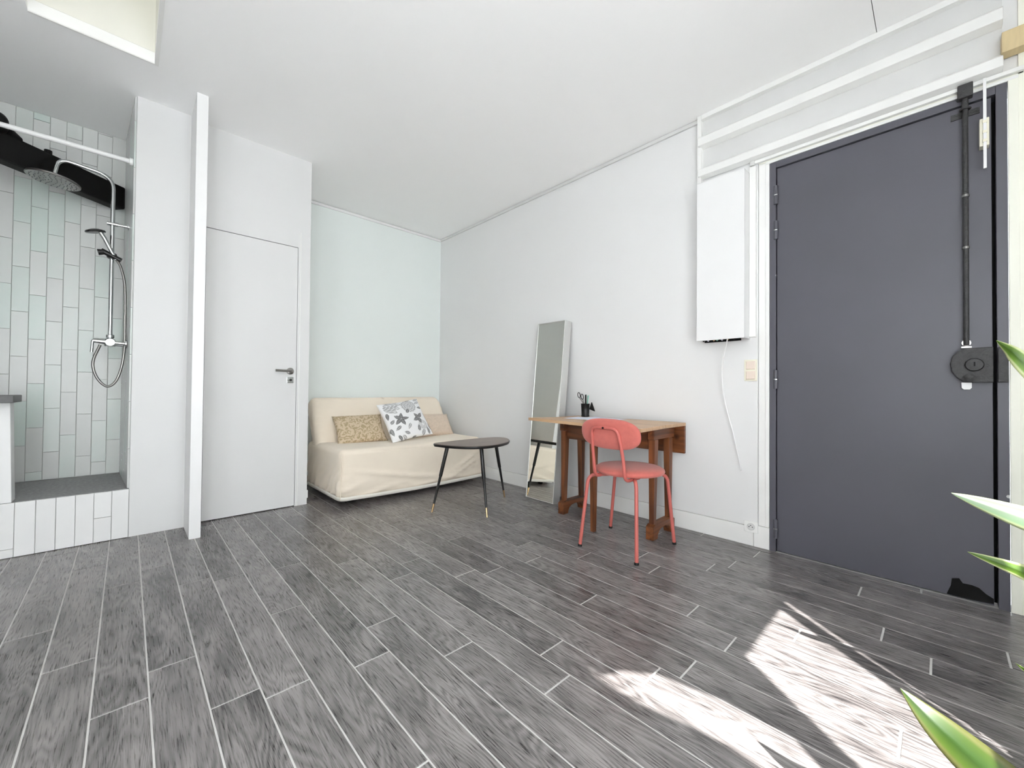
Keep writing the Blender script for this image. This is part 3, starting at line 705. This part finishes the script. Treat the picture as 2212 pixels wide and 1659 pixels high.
def back_w(p):
    n1 = noise.noise(p * 4); q = Vector(p)
    if q.z > .1 and q.x > 0: q.x -= .045 * ((q.z - .1) / .18) ** 2
    q.y += .006 * n1
    if abs(q.x) > .66: q.y += .004 * math.sin(q.z * 90)
    an = R(-27); y = q.y * math.cos(an) - q.z * math.sin(an); z = q.y * math.sin(an) + q.z * math.cos(an)
    return Vector((1.955 + q.x, 3.985 + y, .585 + z))
back.warp(back_w).build('back_cover', 'sofa_cloth', sf, smooth='all')
for x_ in (SX0 + .12, SX1 - .12):
    for y_ in (SY0 + .16, 4.0): MB().box(x_ - .02, x_ + .02, y_ - .02, y_ + .02, .001, .09).build('foot', 'black', sf, bevel=.002)

def pillow(name, cx_, w_, h_, thick, tilt, yaw_, rollz, mt, base, label, cat='cushion', print_fn=None, n=26):
    m_ = MB(); vs = []; cols = []; fs = []
    for side in (1, -1):
        o = len(vs)
        for j in range(n + 1):
            for i in range(n + 1):
                u, v_ = i / n * 2 - 1, j / n * 2 - 1
                pin = 1 - .07 * (1 - abs(u) ** 1.5) * abs(v_) ** 3; pin2 = 1 - .07 * (1 - abs(v_) ** 1.5) * abs(u) ** 3
                th = thick / 2 * ((1 - u * u) * (1 - v_ * v_)) ** .42
                th += .004 * noise.noise(Vector((u * 3, v_ * 3, side + cx_ * 9))) * (1 - max(abs(u), abs(v_)) ** 6)
                vs.append((u * w_ / 2 * pin2, -side * th, v_ * h_ / 2 * pin))
                cols.append(print_fn(u, v_) if print_fn else None)
        for j in range(n):
            for i in range(n):
                q = (o + j * (n + 1) + i, o + j * (n + 1) + i + 1, o + (j + 1) * (n + 1) + i + 1, o + (j + 1) * (n + 1) + i)
                fs.append(q if side > 0 else q[::-1])
    Mx = Matrix.Rotation(yaw_, 4, 'Z') @ Matrix.Rotation(tilt, 4, 'X') @ Matrix.Rotation(rollz, 4, 'Y')
    vs = [Mx @ Vector(p) for p in vs]; zmin = min(p.z for p in vs)
    vs = [p + Vector((cx_, base[0], base[1] - zmin)) for p in vs]
    me = bpy.data.meshes.new(name); me.from_pydata([tuple(p) for p in vs], [], fs); me.update()
    for p in me.polygons: p.use_smooth = True
    if print_fn:
        ca = me.color_attributes.new('print', 'FLOAT_COLOR', 'POINT')
        for i, c in enumerate(cols): ca.data[i].color = (*c, 1)
    bm = bmesh.new(); bm.from_mesh(me); bmesh.ops.remove_doubles(bm, verts=bm.verts, dist=.0005); bm.to_mesh(me); bm.free()
    me.materials.append(M_[mt]); o = bpy.data.objects.new(name, me); col.objects.link(o)
    return tag(o, label, cat, 'cushions on the sofa bed')
random.seed(12)
leaves = []
def spray(cx_, cy_, n, l, a0, spread, g):
    for k in range(n):
        a = a0 + spread * (k / max(1, n - 1) - .5); leaves.append((cx_, cy_, a, l * random.uniform(.85, 1.15), l * random.uniform(.2, .27), g))
spray(-.32, -.02, 5, .36, R(70), R(290), .13); spray(.52, -.12, 4, .34, R(160), R(230), .13); spray(-.85, .80, 3, .8, R(-24), R(44), .42)
def leaf_pts(lf): return [(lf[0] + math.cos(lf[2]) * lf[3] * k / 4, lf[1] + math.sin(lf[2]) * lf[3] * k / 4) for k in range(5)]
taken = [p for lf in leaves for p in leaf_pts(lf)]
for k in range(900):
    lf = (random.uniform(-1, 1), random.uniform(-1, 1), random.uniform(0, 6.28), random.uniform(.26, .42), random.uniform(.055, .085), random.choice((.13, .16, .2, .3)))
    q = leaf_pts(lf)
    if math.hypot(lf[0] - .3, lf[1] - .58) < .4 or max(abs(v_) for p in q for v_ in p) > 1.1: continue
    if all(math.hypot(x_ - X_, y_ - Y_) > .155 for x_, y_ in q for X_, Y_ in taken): leaves.append(lf); taken += q
def leaf_print(u, v_):
    c = .86
    for (cx_, cy_, a, l, wd, g) in leaves:
        x_, y_ = u - cx_, v_ - cy_; t = (x_ * math.cos(a) + y_ * math.sin(a)) / l; s_ = (-x_ * math.sin(a) + y_ * math.cos(a))
        if 0.04 < t < 1:
            half = wd * (math.sin(math.pi * t ** .8)) ** .9
            if abs(s_) < half:
                vein = abs(s_) < .012 or (math.sin((t * 14 + abs(s_) / wd * 3) * 2.2) > .72)
                edge = abs(s_) > half - .014
                c = g * .6 if edge else (min(.8, g * 2.4) if vein else g + .05)
    dx, dy = u - .30, v_ - .58; rr_ = math.hypot(dx, dy)
    if rr_ < .36 and c > .8:
        c = .34 if math.sin(rr_ * 55 + 3 * math.sin(math.atan2(dy, dx) * 14)) > .1 else .78
    dx, dy = u - .62, v_ + .48; rr_ = math.hypot(dx, dy)
    if rr_ < .24 and c > .8: c = .45 if math.sin(math.atan2(dy, dx) * 22) > 0 and rr_ > .06 else .82
    return (c, c, c * 1.01)
pillow('cushion', 1.60, .47, .30, .12, R(-34), R(-2), R(-1), 'cushion_floral', (3.755, .437), 'beige cushion with olive flower pattern at the left of the sofa')
pillow('cushion', 2.40, .48, .27, .12, R(-34), R(1), R(1), 'cushion_beige', (3.775, .440), 'plain beige cushion half hidden behind the leaf print cushion')
pillow('cushion', 2.00, .45, .43, .12, R(-34), R(-3), R(-9), 'printed_cloth', (3.635, .432), 'white square cushion printed with grey leaves', print_fn=leaf_print, n=130)

# ------------------------------------------------------------------ coffee table
ct = thing('coffee_table', (2.1, 2.6, 0), 'small kidney shaped side table with dark top and splayed black legs', 'coffee table')
outl = catmull([(1.762, 2.745, 0), (1.80, 2.800, 0), (1.889, 2.812, 0), (2.116, 2.826, 0), (2.34, 2.822, 0), (2.46, 2.785, 0), (2.492, 2.705, 0), (2.44, 2.60, 0), (2.355, 2.505, 0), (2.244, 2.433, 0), (2.10, 2.396, 0), (1.997, 2.402, 0), (1.905, 2.445, 0), (1.837, 2.521, 0), (1.785, 2.635, 0), (1.762, 2.745, 0)], 5)[:-1]
pl = [(p.x, p.y) for p in outl]; cxy = (sum(p[0] for p in pl) / len(pl), sum(p[1] for p in pl) / len(pl))
def inset(k): return [(cxy[0] + (x_ - cxy[0]) * k, cxy[1] + (y_ - cxy[1]) * k) for x_, y_ in pl]
tt = MB(); n_ = len(pl); prof = [(.93, .488), (.985, .492), (1.0, .500), (1.0, .507), (.99, .5105)]
vs = [(x_, y_, z) for k, z in prof for x_, y_ in inset(k)]
fs = [(i * n_ + k, i * n_ + (k + 1) % n_, (i + 1) * n_ + (k + 1) % n_, (i + 1) * n_ + k) for i in range(len(prof) - 1) for k in range(n_)] + [tuple(range(n_ - 1, -1, -1)), tuple(range((len(prof) - 1) * n_, len(prof) * n_))]
top = tt.add(vs, fs).build('table_top', 'black_paint', ct, smooth=True)
MB().prism(inset(.975), lambda u, v_, t: (u, v_, t), .5106, .5125).build('veneer', 'walnut_top', top)
for (fx, fy), (tx, ty) in (((1.709, 2.679), (1.845, 2.68)), ((1.944, 2.302), (2.02, 2.47)), ((2.423, 2.633), (2.33, 2.655))):
    a, b_ = Vector((tx, ty, .489)), Vector((fx, fy, .001)); q = lambda t: a.lerp(b_, t)
    lg = MB().tube([q(0), q(.45), q(.46), q(.87)], [.0155, .0135, .0105, .0085], 14).build('leg', 'black_paint', ct, smooth=True)
    MB().tube([q(.87), q(.985), q(1)], [.0088, .0072, .0072], 12).build('brass_tip', 'brass', lg, smooth=True)

# ------------------------------------------------------------------ leaning mirror
mr = thing('floor_mirror', (2.66, 2.35, 0), 'tall narrow floor mirror with deep silver frame leaning on the wall', 'mirror')
bx = Vector((2.563, 0, .004)); tx_ = Vector((2.706, 0, 1.548)); upv = (tx_ - bx).normalized(); nv = Vector((upv.z, 0, -upv.x)); ML = (tx_ - bx).length
Y0m, Y1m, DM = 2.195, 2.512, .085
def mp_(y, s_, d_): p = bx + upv * s_ + nv * d_; return (p.x, y, p.z)
def mbox(m_, y0, y1, s0, s1, d0, d1):
    return m_.hexa([mp_(y0, s0, d0), mp_(y1, s0, d0), mp_(y1, s0, d1), mp_(y0, s0, d1)], [mp_(y0, s1, d0), mp_(y1, s1, d0), mp_(y1, s1, d1), mp_(y0, s1, d1)])
fr = MB(); t_ = .007
mbox(fr, Y0m, Y0m + t_, 0, ML, 0, DM); mbox(fr, Y1m - t_, Y1m, 0, ML, 0, DM); mbox(fr, Y0m + t_, Y1m - t_, ML - t_, ML, 0, DM); mbox(fr, Y0m + t_, Y1m - t_, 0, t_, 0, DM)
fr.build('frame', 'frame_silver', mr, bevel=.0012, seg=1)
mbox(MB(), Y0m + t_, Y1m - t_, t_, ML - t_, .004, .010).build('glass', 'mirror', mr)
mbox(MB(), Y0m + t_, Y1m - t_, t_, ML - t_, .011, .018).build('back_board', 'black', mr)

# ------------------------------------------------------------------ gate-leg desk
dk = thing('drop_leaf_desk', (2.5, 1.6, 0), 'old brown wooden gate-leg table by the wall with one leaf hanging', 'desk')
ZT = .735; Ya, Yb = 1.155, 2.075
MB().box(2.440, 2.738, Ya + .02, Yb, ZT - .021, ZT).build('centre_board', 'oak_top', dk, bevel=.002)
MB().hexa([(2.085, Ya - .012, ZT - .021), (2.437, Ya + .018, ZT - .021), (2.437, Yb, ZT - .021), (2.150, Yb + .01, ZT - .012)],
          [(2.085, Ya - .012, ZT), (2.437, Ya + .018, ZT), (2.437, Yb, ZT), (2.150, Yb + .01, ZT + .008)]).build('front_leaf', 'oak_top', dk, bevel=.002)
MB().box(2.741, 2.760, Ya + .03, Yb, .525, ZT - .001).build('hanging_leaf', 'oak_stain_y', dk, bevel=.003)
MB().box(2.46, 2.478, 1.27, 1.985, .575, ZT - .022).build('apron', 'oak_stain_y', dk, bevel=.002)
MB().box(2.665, 2.683, 1.27, 1.985, .575, ZT - .022).build('apron', 'oak_stain_y', dk, bevel=.002)
def taper_leg(x_, y_, z0, z1, w0, w1, d0=None, d1=None, x1=None, nm='leg'):
    d0 = d0 or w0; d1 = d1 or w1; x1 = x_ if x1 is None else x1
    q = lambda X, Y, Z, a, b2: [(X - a / 2, Y - b2 / 2, Z), (X + a / 2, Y - b2 / 2, Z), (X + a / 2, Y + b2 / 2, Z), (X - a / 2, Y + b2 / 2, Z)]
    return MB().hexa(q(x_, y_, z0, w0, d0), q(x1, y_, z1, w1, d1)).build(nm, 'oak_stain_v', dk, bevel=.003)
for y_ in (1.265, 1.99):
    MB().box(2.425, 2.715, y_ - .022, y_ + .022, ZT - .10, ZT - .0215).build('cross_rail', 'oak_stain_x', dk, bevel=.006)
    for x_, x1 in ((2.455, 2.462), (2.672, 2.665)): taper_leg(x_, y_, .098, ZT - .1005, .034, .050, .032, .044, x1)
    pts = [(2.415, .001), (2.475, .001), (2.480, .025), (2.495, .045), (2.52, .058), (2.5675, .064), (2.615, .058), (2.64, .045), (2.655, .025), (2.66, .001), (2.715, .001), (2.715, .085), (2.69, .0975), (2.44, .0975), (2.415, .085)]
    MB().prism(pts, lambda u, v_, t: (u, t, v_), y_ - .026, y_ + .026).build('foot_rail', 'oak_stain_x', dk, bevel=.004)
taper_leg(2.285, 1.60, .001, ZT - .055, .030, .046, .028, .042, nm='gate_leg')
MB().hexa([(2.27, 1.585, ZT - .053), (2.30, 1.585, ZT - .053), (2.30, 1.615, ZT - .053), (2.27, 1.615, ZT - .053)], [(2.27, 1.585, ZT - .0225), (2.30, 1.585, ZT - .0225), (2.30, 1.615, ZT - .0225), (2.27, 1.615, ZT - .0225)]).box(2.30, 2.459, 1.588, 1.612, ZT - .075, ZT - .040).build('gate_arm', 'oak_stain_x', dk, bevel=.002)

# things on the desk
for (x_, y_, w_, l_, a, z, lab) in ((2.50, 1.80, .21, .30, 8, .0008, 'lower pale sheet of paper on the desk by the pen cup'), (2.57, 1.73, .21, .30, -4, .0022, 'upper bluish sheet of paper on the desk behind the chair')):
    ca, sa = math.cos(R(a)), math.sin(R(a)); n_ = 6; vs = []; fs = []
    for i in range(n_ + 1):
        for j in range(2):
            u, v_ = (i / n_ - .5) * l_, (j - .5) * w_; zz = ZT + z + .006 * max(0, (i / n_ - .6)) ** 1.5
            for dz in (0, .0009): vs.append((x_ + v_ * ca - u * sa, y_ + v_ * sa + u * ca, zz + dz))
    for i in range(n_):
        b0 = i * 4; c0 = b0 + 4
        fs += [(b0 + 1, b0 + 3, c0 + 3, c0 + 1), (b0, c0, c0 + 2, b0 + 2), (b0, b0 + 1, c0 + 1, c0), (b0 + 2, c0 + 2, c0 + 3, b0 + 3)]
    fs += [(0, 2, 3, 1), (n_ * 4, n_ * 4 + 1, n_ * 4 + 3, n_ * 4 + 2)]
    tag(MB().add(vs, fs).build('paper_sheet', 'paper'), lab, 'paper', 'papers on the desk')
pc = Vector((2.672, 1.955, ZT + .0012))
cup = thing('pen_cup', pc, 'small black pen cup on the desk beside the mirror', 'pen cup')
MB().lathe([(.030, 0), (.033, .004), (.033, .008), (.030, .012), (.0345, .100), (.037, .104), (.033, .104), (.0285, .012), (0, .012)], pc, (0, 0, 1), 24).build('cup', 'black_paint', cup, smooth=True)
MB().prism([(.034, .06), (.075, .045), (.05, .115)], lambda u, v_, t: (pc.x + u * .3 + t, pc.y - u * 1.0, pc.z + v_), -.006, .006).build('tag', 'black', cup)
sci = thing('scissors', pc + Vector((0, 0, .014)), 'dark handled scissors standing in the pen cup', 'scissors')
for sg in (-1, 1):
    c0 = pc + Vector((-.008, .028 + .020 * sg * .8 + .014, .165 + .006 * sg)); t0 = pc + Vector((-.004, .002 + .004 * sg, .02))
    ringp = arc(c0, .017, 0, 2 * math.pi, Vector((.1, .75, 0)).normalized() * .8, Vector((0, .15, 1)).normalized() * 1.25, 18)
    MB().tube(ringp, .0032, 8, caps=False).build('finger_loop', 'black_paint', sci, smooth=True)
    lo_ = c0 - Vector((0, .006, .02)); MB().tube([lo_, pc + Vector((-.005, .012, .10)), t0], [.0045, .004, .0015], 8).build('blade', 'steel', sci, smooth=True)
for (dx, dy, lean, h_, c, lab, r_) in ((.006, -.002, (.0, .004), .176, 'black_paint', 'thick black marker in the middle of the pen cup', .007), (.002, -.013, (0, -.012), .170, 'teal', 'dark teal pen in the pen cup', .005),
                                  (-.010, -.016, (0, -.022), .172, 'teal_pale', 'pale mint pencil leaning at the right of the pen cup', .0038), (.014, .004, (0, -.003), .178, 'teal_pale', 'pale upright pencil in the pen cup beside the scissors', .0035)):
    p0 = pc + Vector((dx * .6, dy * .6, .0135)); p1 = pc + Vector((dx + lean[0], dy + lean[1], h_))
    tag(MB().tube([p0, p0.lerp(p1, .06), p0.lerp(p1, .97), p1], [r_ * .3, r_, r_, r_ * .7], 8).build('pen', c, smooth=True), lab, 'pen', 'pens in the cup')

# ------------------------------------------------------------------ coral chair
ch = thing('dining_chair', (2.23, 1.33, 0), 'coral pink metal chair with round upholstered seat at the desk', 'chair')
sc_ = Vector((2.255, 1.315, .455)); sr = .205
MB().lathe([(.0, -.012), (.17, -.012), (.198, -.006), (.207, .006), (.204, .018), (.188, .028), (.14, .034), (.06, .036), (.0, .036)], sc_, (0, 0, 1), 48).build('seat', 'coral_cloth', ch, smooth='all')
feet = [(2.010, 1.503), (2.022, 1.133), (2.467, 1.129), (2.428, 1.558)]
tops = [(2.105, 1.440), (2.115, 1.195), (2.385, 1.195), (2.375, 1.440)]
for (fx, fy), (tx, ty) in zip(feet, tops):
    ox, oy = tx + (fx - tx) * .55, ty + (fy - ty) * .55
    p = rounded_path([(tx + (sc_.x - tx) * .5, ty + (sc_.y - ty) * .5, .434), (ox, oy, .434), (fx, fy, .014)], .05, 6)
    lg = MB().tube(p, .0105, 12).build('leg', 'coral_paint', ch, smooth=True)
    dv = (Vector((fx, fy, .014)) - Vector((ox, oy, .434))).normalized()
    MB().tube([Vector((fx, fy, .015)), Vector((fx, fy, .015)) + dv * .013], .0125, 12).build('foot_cap', 'rubber', lg, smooth=True)
yl, yr = 1.415, 1.215
bp_ = rounded_path([(2.19, yl + .0, .436), (2.035, yl, .436), (2.018, yl, .56), (1.975, yl - .012, .735), (1.975, yr + .012, .735), (2.018, yr, .56), (2.035, yr, .436), (2.19, yr, .436)], .045, 6)
MB().tube(bp_, .0098, 12).build('back_frame', 'coral_paint', ch, smooth=True)
bk = MB(); vs = []; fs = []; na, nr = 56, 7
cb = Vector((2.003, 1.300, .699)); tl = R(11); exu = Vector((0, 1, 0)); ezu = Vector((-math.sin(tl), 0, math.cos(tl))); nx_ = Vector((math.cos(tl), 0, math.sin(tl)))
prof = [(0, -.016), (.5, -.016), (.85, -.014), (.97, -.008), (1.0, .0), (.98, .009), (.9, .016), (.6, .024), (0, .028)]
for k_, t in prof:
    for i in range(na):
        an = 2 * math.pi * i / na; ex_ = 2.6
        cx_ = math.copysign(abs(math.cos(an)) ** (2 / ex_), math.cos(an)); cz_ = math.copysign(abs(math.sin(an)) ** (2 / ex_), math.sin(an))
        yy = cx_ * .195 * max(k_, 1e-4); curve = .22 * yy * yy
        vs.append(cb + exu * yy + ezu * (cz_ * .090 * max(k_, 1e-4)) + nx_ * (t + curve))
n_ = len(prof)
fs = [(i * na + k, i * na + (k + 1) % na, (i + 1) * na + (k + 1) % na, (i + 1) * na + k) for i in range(n_ - 1) for k in range(na)]
pad = bk.add(vs, fs).build('backrest', 'coral_cloth', ch, smooth='all')
MB().lathe([(.006, 0), (.006, .003), (.003, .004)], (1.964, 1.315, .735), (-1, 0, 0), 12).build('screw', 'black', ch, smooth=True)

# ------------------------------------------------------------------ plant at the right edge
PX, PY_, PZ = 1.47, -.46, .40
pt = thing('potted_plant', (PX, PY_, 0), 'green striped-leaf plant reaching in at the right edge', 'plant')
MB().lathe([(.105, .001), (.112, .01), (.142, .24), (.152, .245), (.152, .275), (.138, .275), (.132, .235), (.0, .235)], (PX, PY_, 0), (0, 0, 1), 32).build('pot', 'terracotta', pt, smooth=True)
MB().lathe([(.0, .236), (.131, .236), (.12, .25), (.0, .256)], (PX, PY_, 0), (0, 0, 1), 24).build('soil', 'soil', pt, smooth=True)
MB().tube([(PX, PY_, .24), (PX + .005, PY_, .34), (PX, PY_, PZ + .03)], [.022, .019, .016], 10).build('stem', 'soil', pt, smooth=True)
def cray(x_, y_, d_): return Vector((0, 0, CAM_H)) + (fw + rt * ((x_ - 1106) / F_PX) - up * ((y_ - 829.5) / F_PX)) * d_
def leaf(ctrl, wmax, side_hint, base=(.10, .19, .016), edge=(.40, .44, .22), mid=(.05, .11, .008)):
    P = catmull(ctrl, 7); n_ = len(P); vs = []; cols = []; fs = []
    us = (-1, -.78, -.6, -.12, 0, .12, .6, .78, 1)
    for i, p in enumerate(P):
        t = i / (n_ - 1); tg = (P[min(i + 1, n_ - 1)] - P[max(i - 1, 0)]).normalized()
        sd_ = side_hint - tg * side_hint.dot(tg); sd_.normalize(); nn = tg.cross(sd_)
        wd = wmax * (min(1, .35 + t * 1.6)) * (1 - t ** 3.2) ** .9 * .5 + .0006
        for lay in (0, 1):
            for u_ in us:
                vs.append(p + sd_ * (wd * u_) + nn * (.22 * wd * abs(u_) + (.0007 if lay else -.0007) * (1 - abs(u_) * .5)))
                st_ = .5 + .5 * math.sin(u_ * 9)
                c = edge if abs(u_) > .7 else (mid if abs(u_) < .2 else tuple(base[k] * (.85 + .3 * st_) for k in range(3)))
                cols.append(c)
    k = len(us)
    for i in range(n_ - 1):
        a, b_ = i * 2 * k, (i + 1) * 2 * k
        for j in range(k - 1):
            fs.append((a + j, a + j + 1, b_ + j + 1, b_ + j)); fs.append((a + k + j, b_ + k + j, b_ + k + j + 1, a + k + j + 1))
        fs.append((a, b_, b_ + k, a + k)); fs.append((a + k - 1, a + 2 * k - 1, b_ + 2 * k - 1, b_ + k - 1))
    me = bpy.data.meshes.new('leaf'); me.from_pydata([tuple(p - Vector((PX, PY_, 0))) for p in vs], [], fs); me.update()
    for p in me.polygons: p.use_smooth = True
    ca = me.color_attributes.new('print', 'FLOAT_COLOR', 'POINT')
    for i, c in enumerate(cols): ca.data[i].color = (*c, 1)
    me.materials.append(M_['leaf_blade']); o = bpy.data.objects.new('leaf', me); col.objects.link(o); o.parent = pt; return o
crown = Vector((PX, PY_, PZ + .02))
leaf([crown, crown.lerp(cray(2330, 905, .93), .6) + Vector((0, 0, .03)), cray(2330, 905, .93), cray(2212, 783, .96), cray(2152, 735, 1.0)], .055, up)
leaf([crown, crown.lerp(cray(2300, 1140, .95), .55) + Vector((0, 0, .05)), cray(2300, 1150, .95), cray(2170, 1105, 1.0), cray(2055, 1065, 1.06)], .072, up, base=(.13, .21, .12), edge=(.24, .28, .15), mid=(.19, .25, .18))
leaf([crown, crown.lerp(cray(2330, 1280, 1.0), .6) + Vector((0, 0, .03)), cray(2320, 1278, 1.02), cray(2200, 1232, 1.06), cray(2090, 1192, 1.12)], .055, up)
leaf([Vector((PX - .03, PY_ + .03, .25)), cray(2480, 1840, .66), cray(2270, 1775, .66), cray(2150, 1680, .68), cray(2035, 1577, .70), cray(1945, 1487, .74)], .085, (rt + up * .9).normalized(), base=(.035, .065, .004), edge=(.07, .075, .02), mid=(.015, .042, .002))  # near leaf: its shade is put into these darker colours
leaf([crown, crown + Vector((.04, .08, .02)), cray(2290, 1500, 1.05), cray(2235, 1462, 1.05), cray(2194, 1433, 1.06)], .02, up)
random.seed(5)
for k in range(20):
    az = R(random.uniform(-130, 10)); ln = random.uniform(.30, .46); rise = random.uniform(.05, .42)
    dv = Vector((math.cos(az), math.sin(az), 0))
    tip = crown + dv * ln * .8 + Vector((0, 0, rise)); mid_ = crown + dv * ln * .42 + Vector((0, 0, rise * .8 + .07))
    leaf([crown, mid_, tip - Vector((0, 0, .02))], random.uniform(.03, .045), dv.cross(Vector((0, 0, 1))))

# ------------------------------------------------------------------ unseen curtain behind the camera, added and cut to shape the floor sun patch
cu = thing('curtain', (.05, YW + .06, .2), 'unseen white curtain added behind the camera to shape the sun patch', 'curtain')
def cloth(poly_l, poly_r):
    vs = []; fs = []; n_ = 16; k = len(poly_l)
    for (xl, zl), (xr, zr) in zip(poly_l, poly_r):
        for i in range(n_ + 1):
            t = i / n_; w_ = .010 * math.sin(t * math.pi * 7)
            vs.append((xl + (xr - xl) * t, YW + .045 + w_, zl + (zr - zl) * t))
    for j in range(k - 1):
        for i in range(n_): fs.append((j * (n_ + 1) + i, j * (n_ + 1) + i + 1, (j + 1) * (n_ + 1) + i + 1, (j + 1) * (n_ + 1) + i))
    o = MB().add(vs, fs).build('sun_mask_drape', 'sheer', cu, smooth='all'); md = o.modifiers.new('t', 'SOLIDIFY'); md.thickness = .003; return o

cloth([(-.48, 2.74), (-.48, 2.45), (-.48, 2.43), (-.48, 2.18), (-.48, 2.01), (-.48, 1.78), (-.48, 1.5), (-.48, 1.42), (-.48, .06)],
      [(-.24, 2.74), (-.20, 2.45), (-.188, 2.43), (-.049, 2.18), (.078, 2.01), (.197, 1.78), (.36, 1.5), (.43, 1.42), (.43, .06)])
cloth([(-.235, 2.74), (-.195, 2.45), (-.17, 2.42), (-.071, 2.37), (.068, 2.247), (.251, 1.98), (.379, 1.744), (.42, 1.69)],
      [(.43, 2.74), (.43, 2.45), (.43, 2.42), (.43, 2.37), (.43, 2.247), (.43, 1.98), (.43, 1.744), (.43, 1.69)])
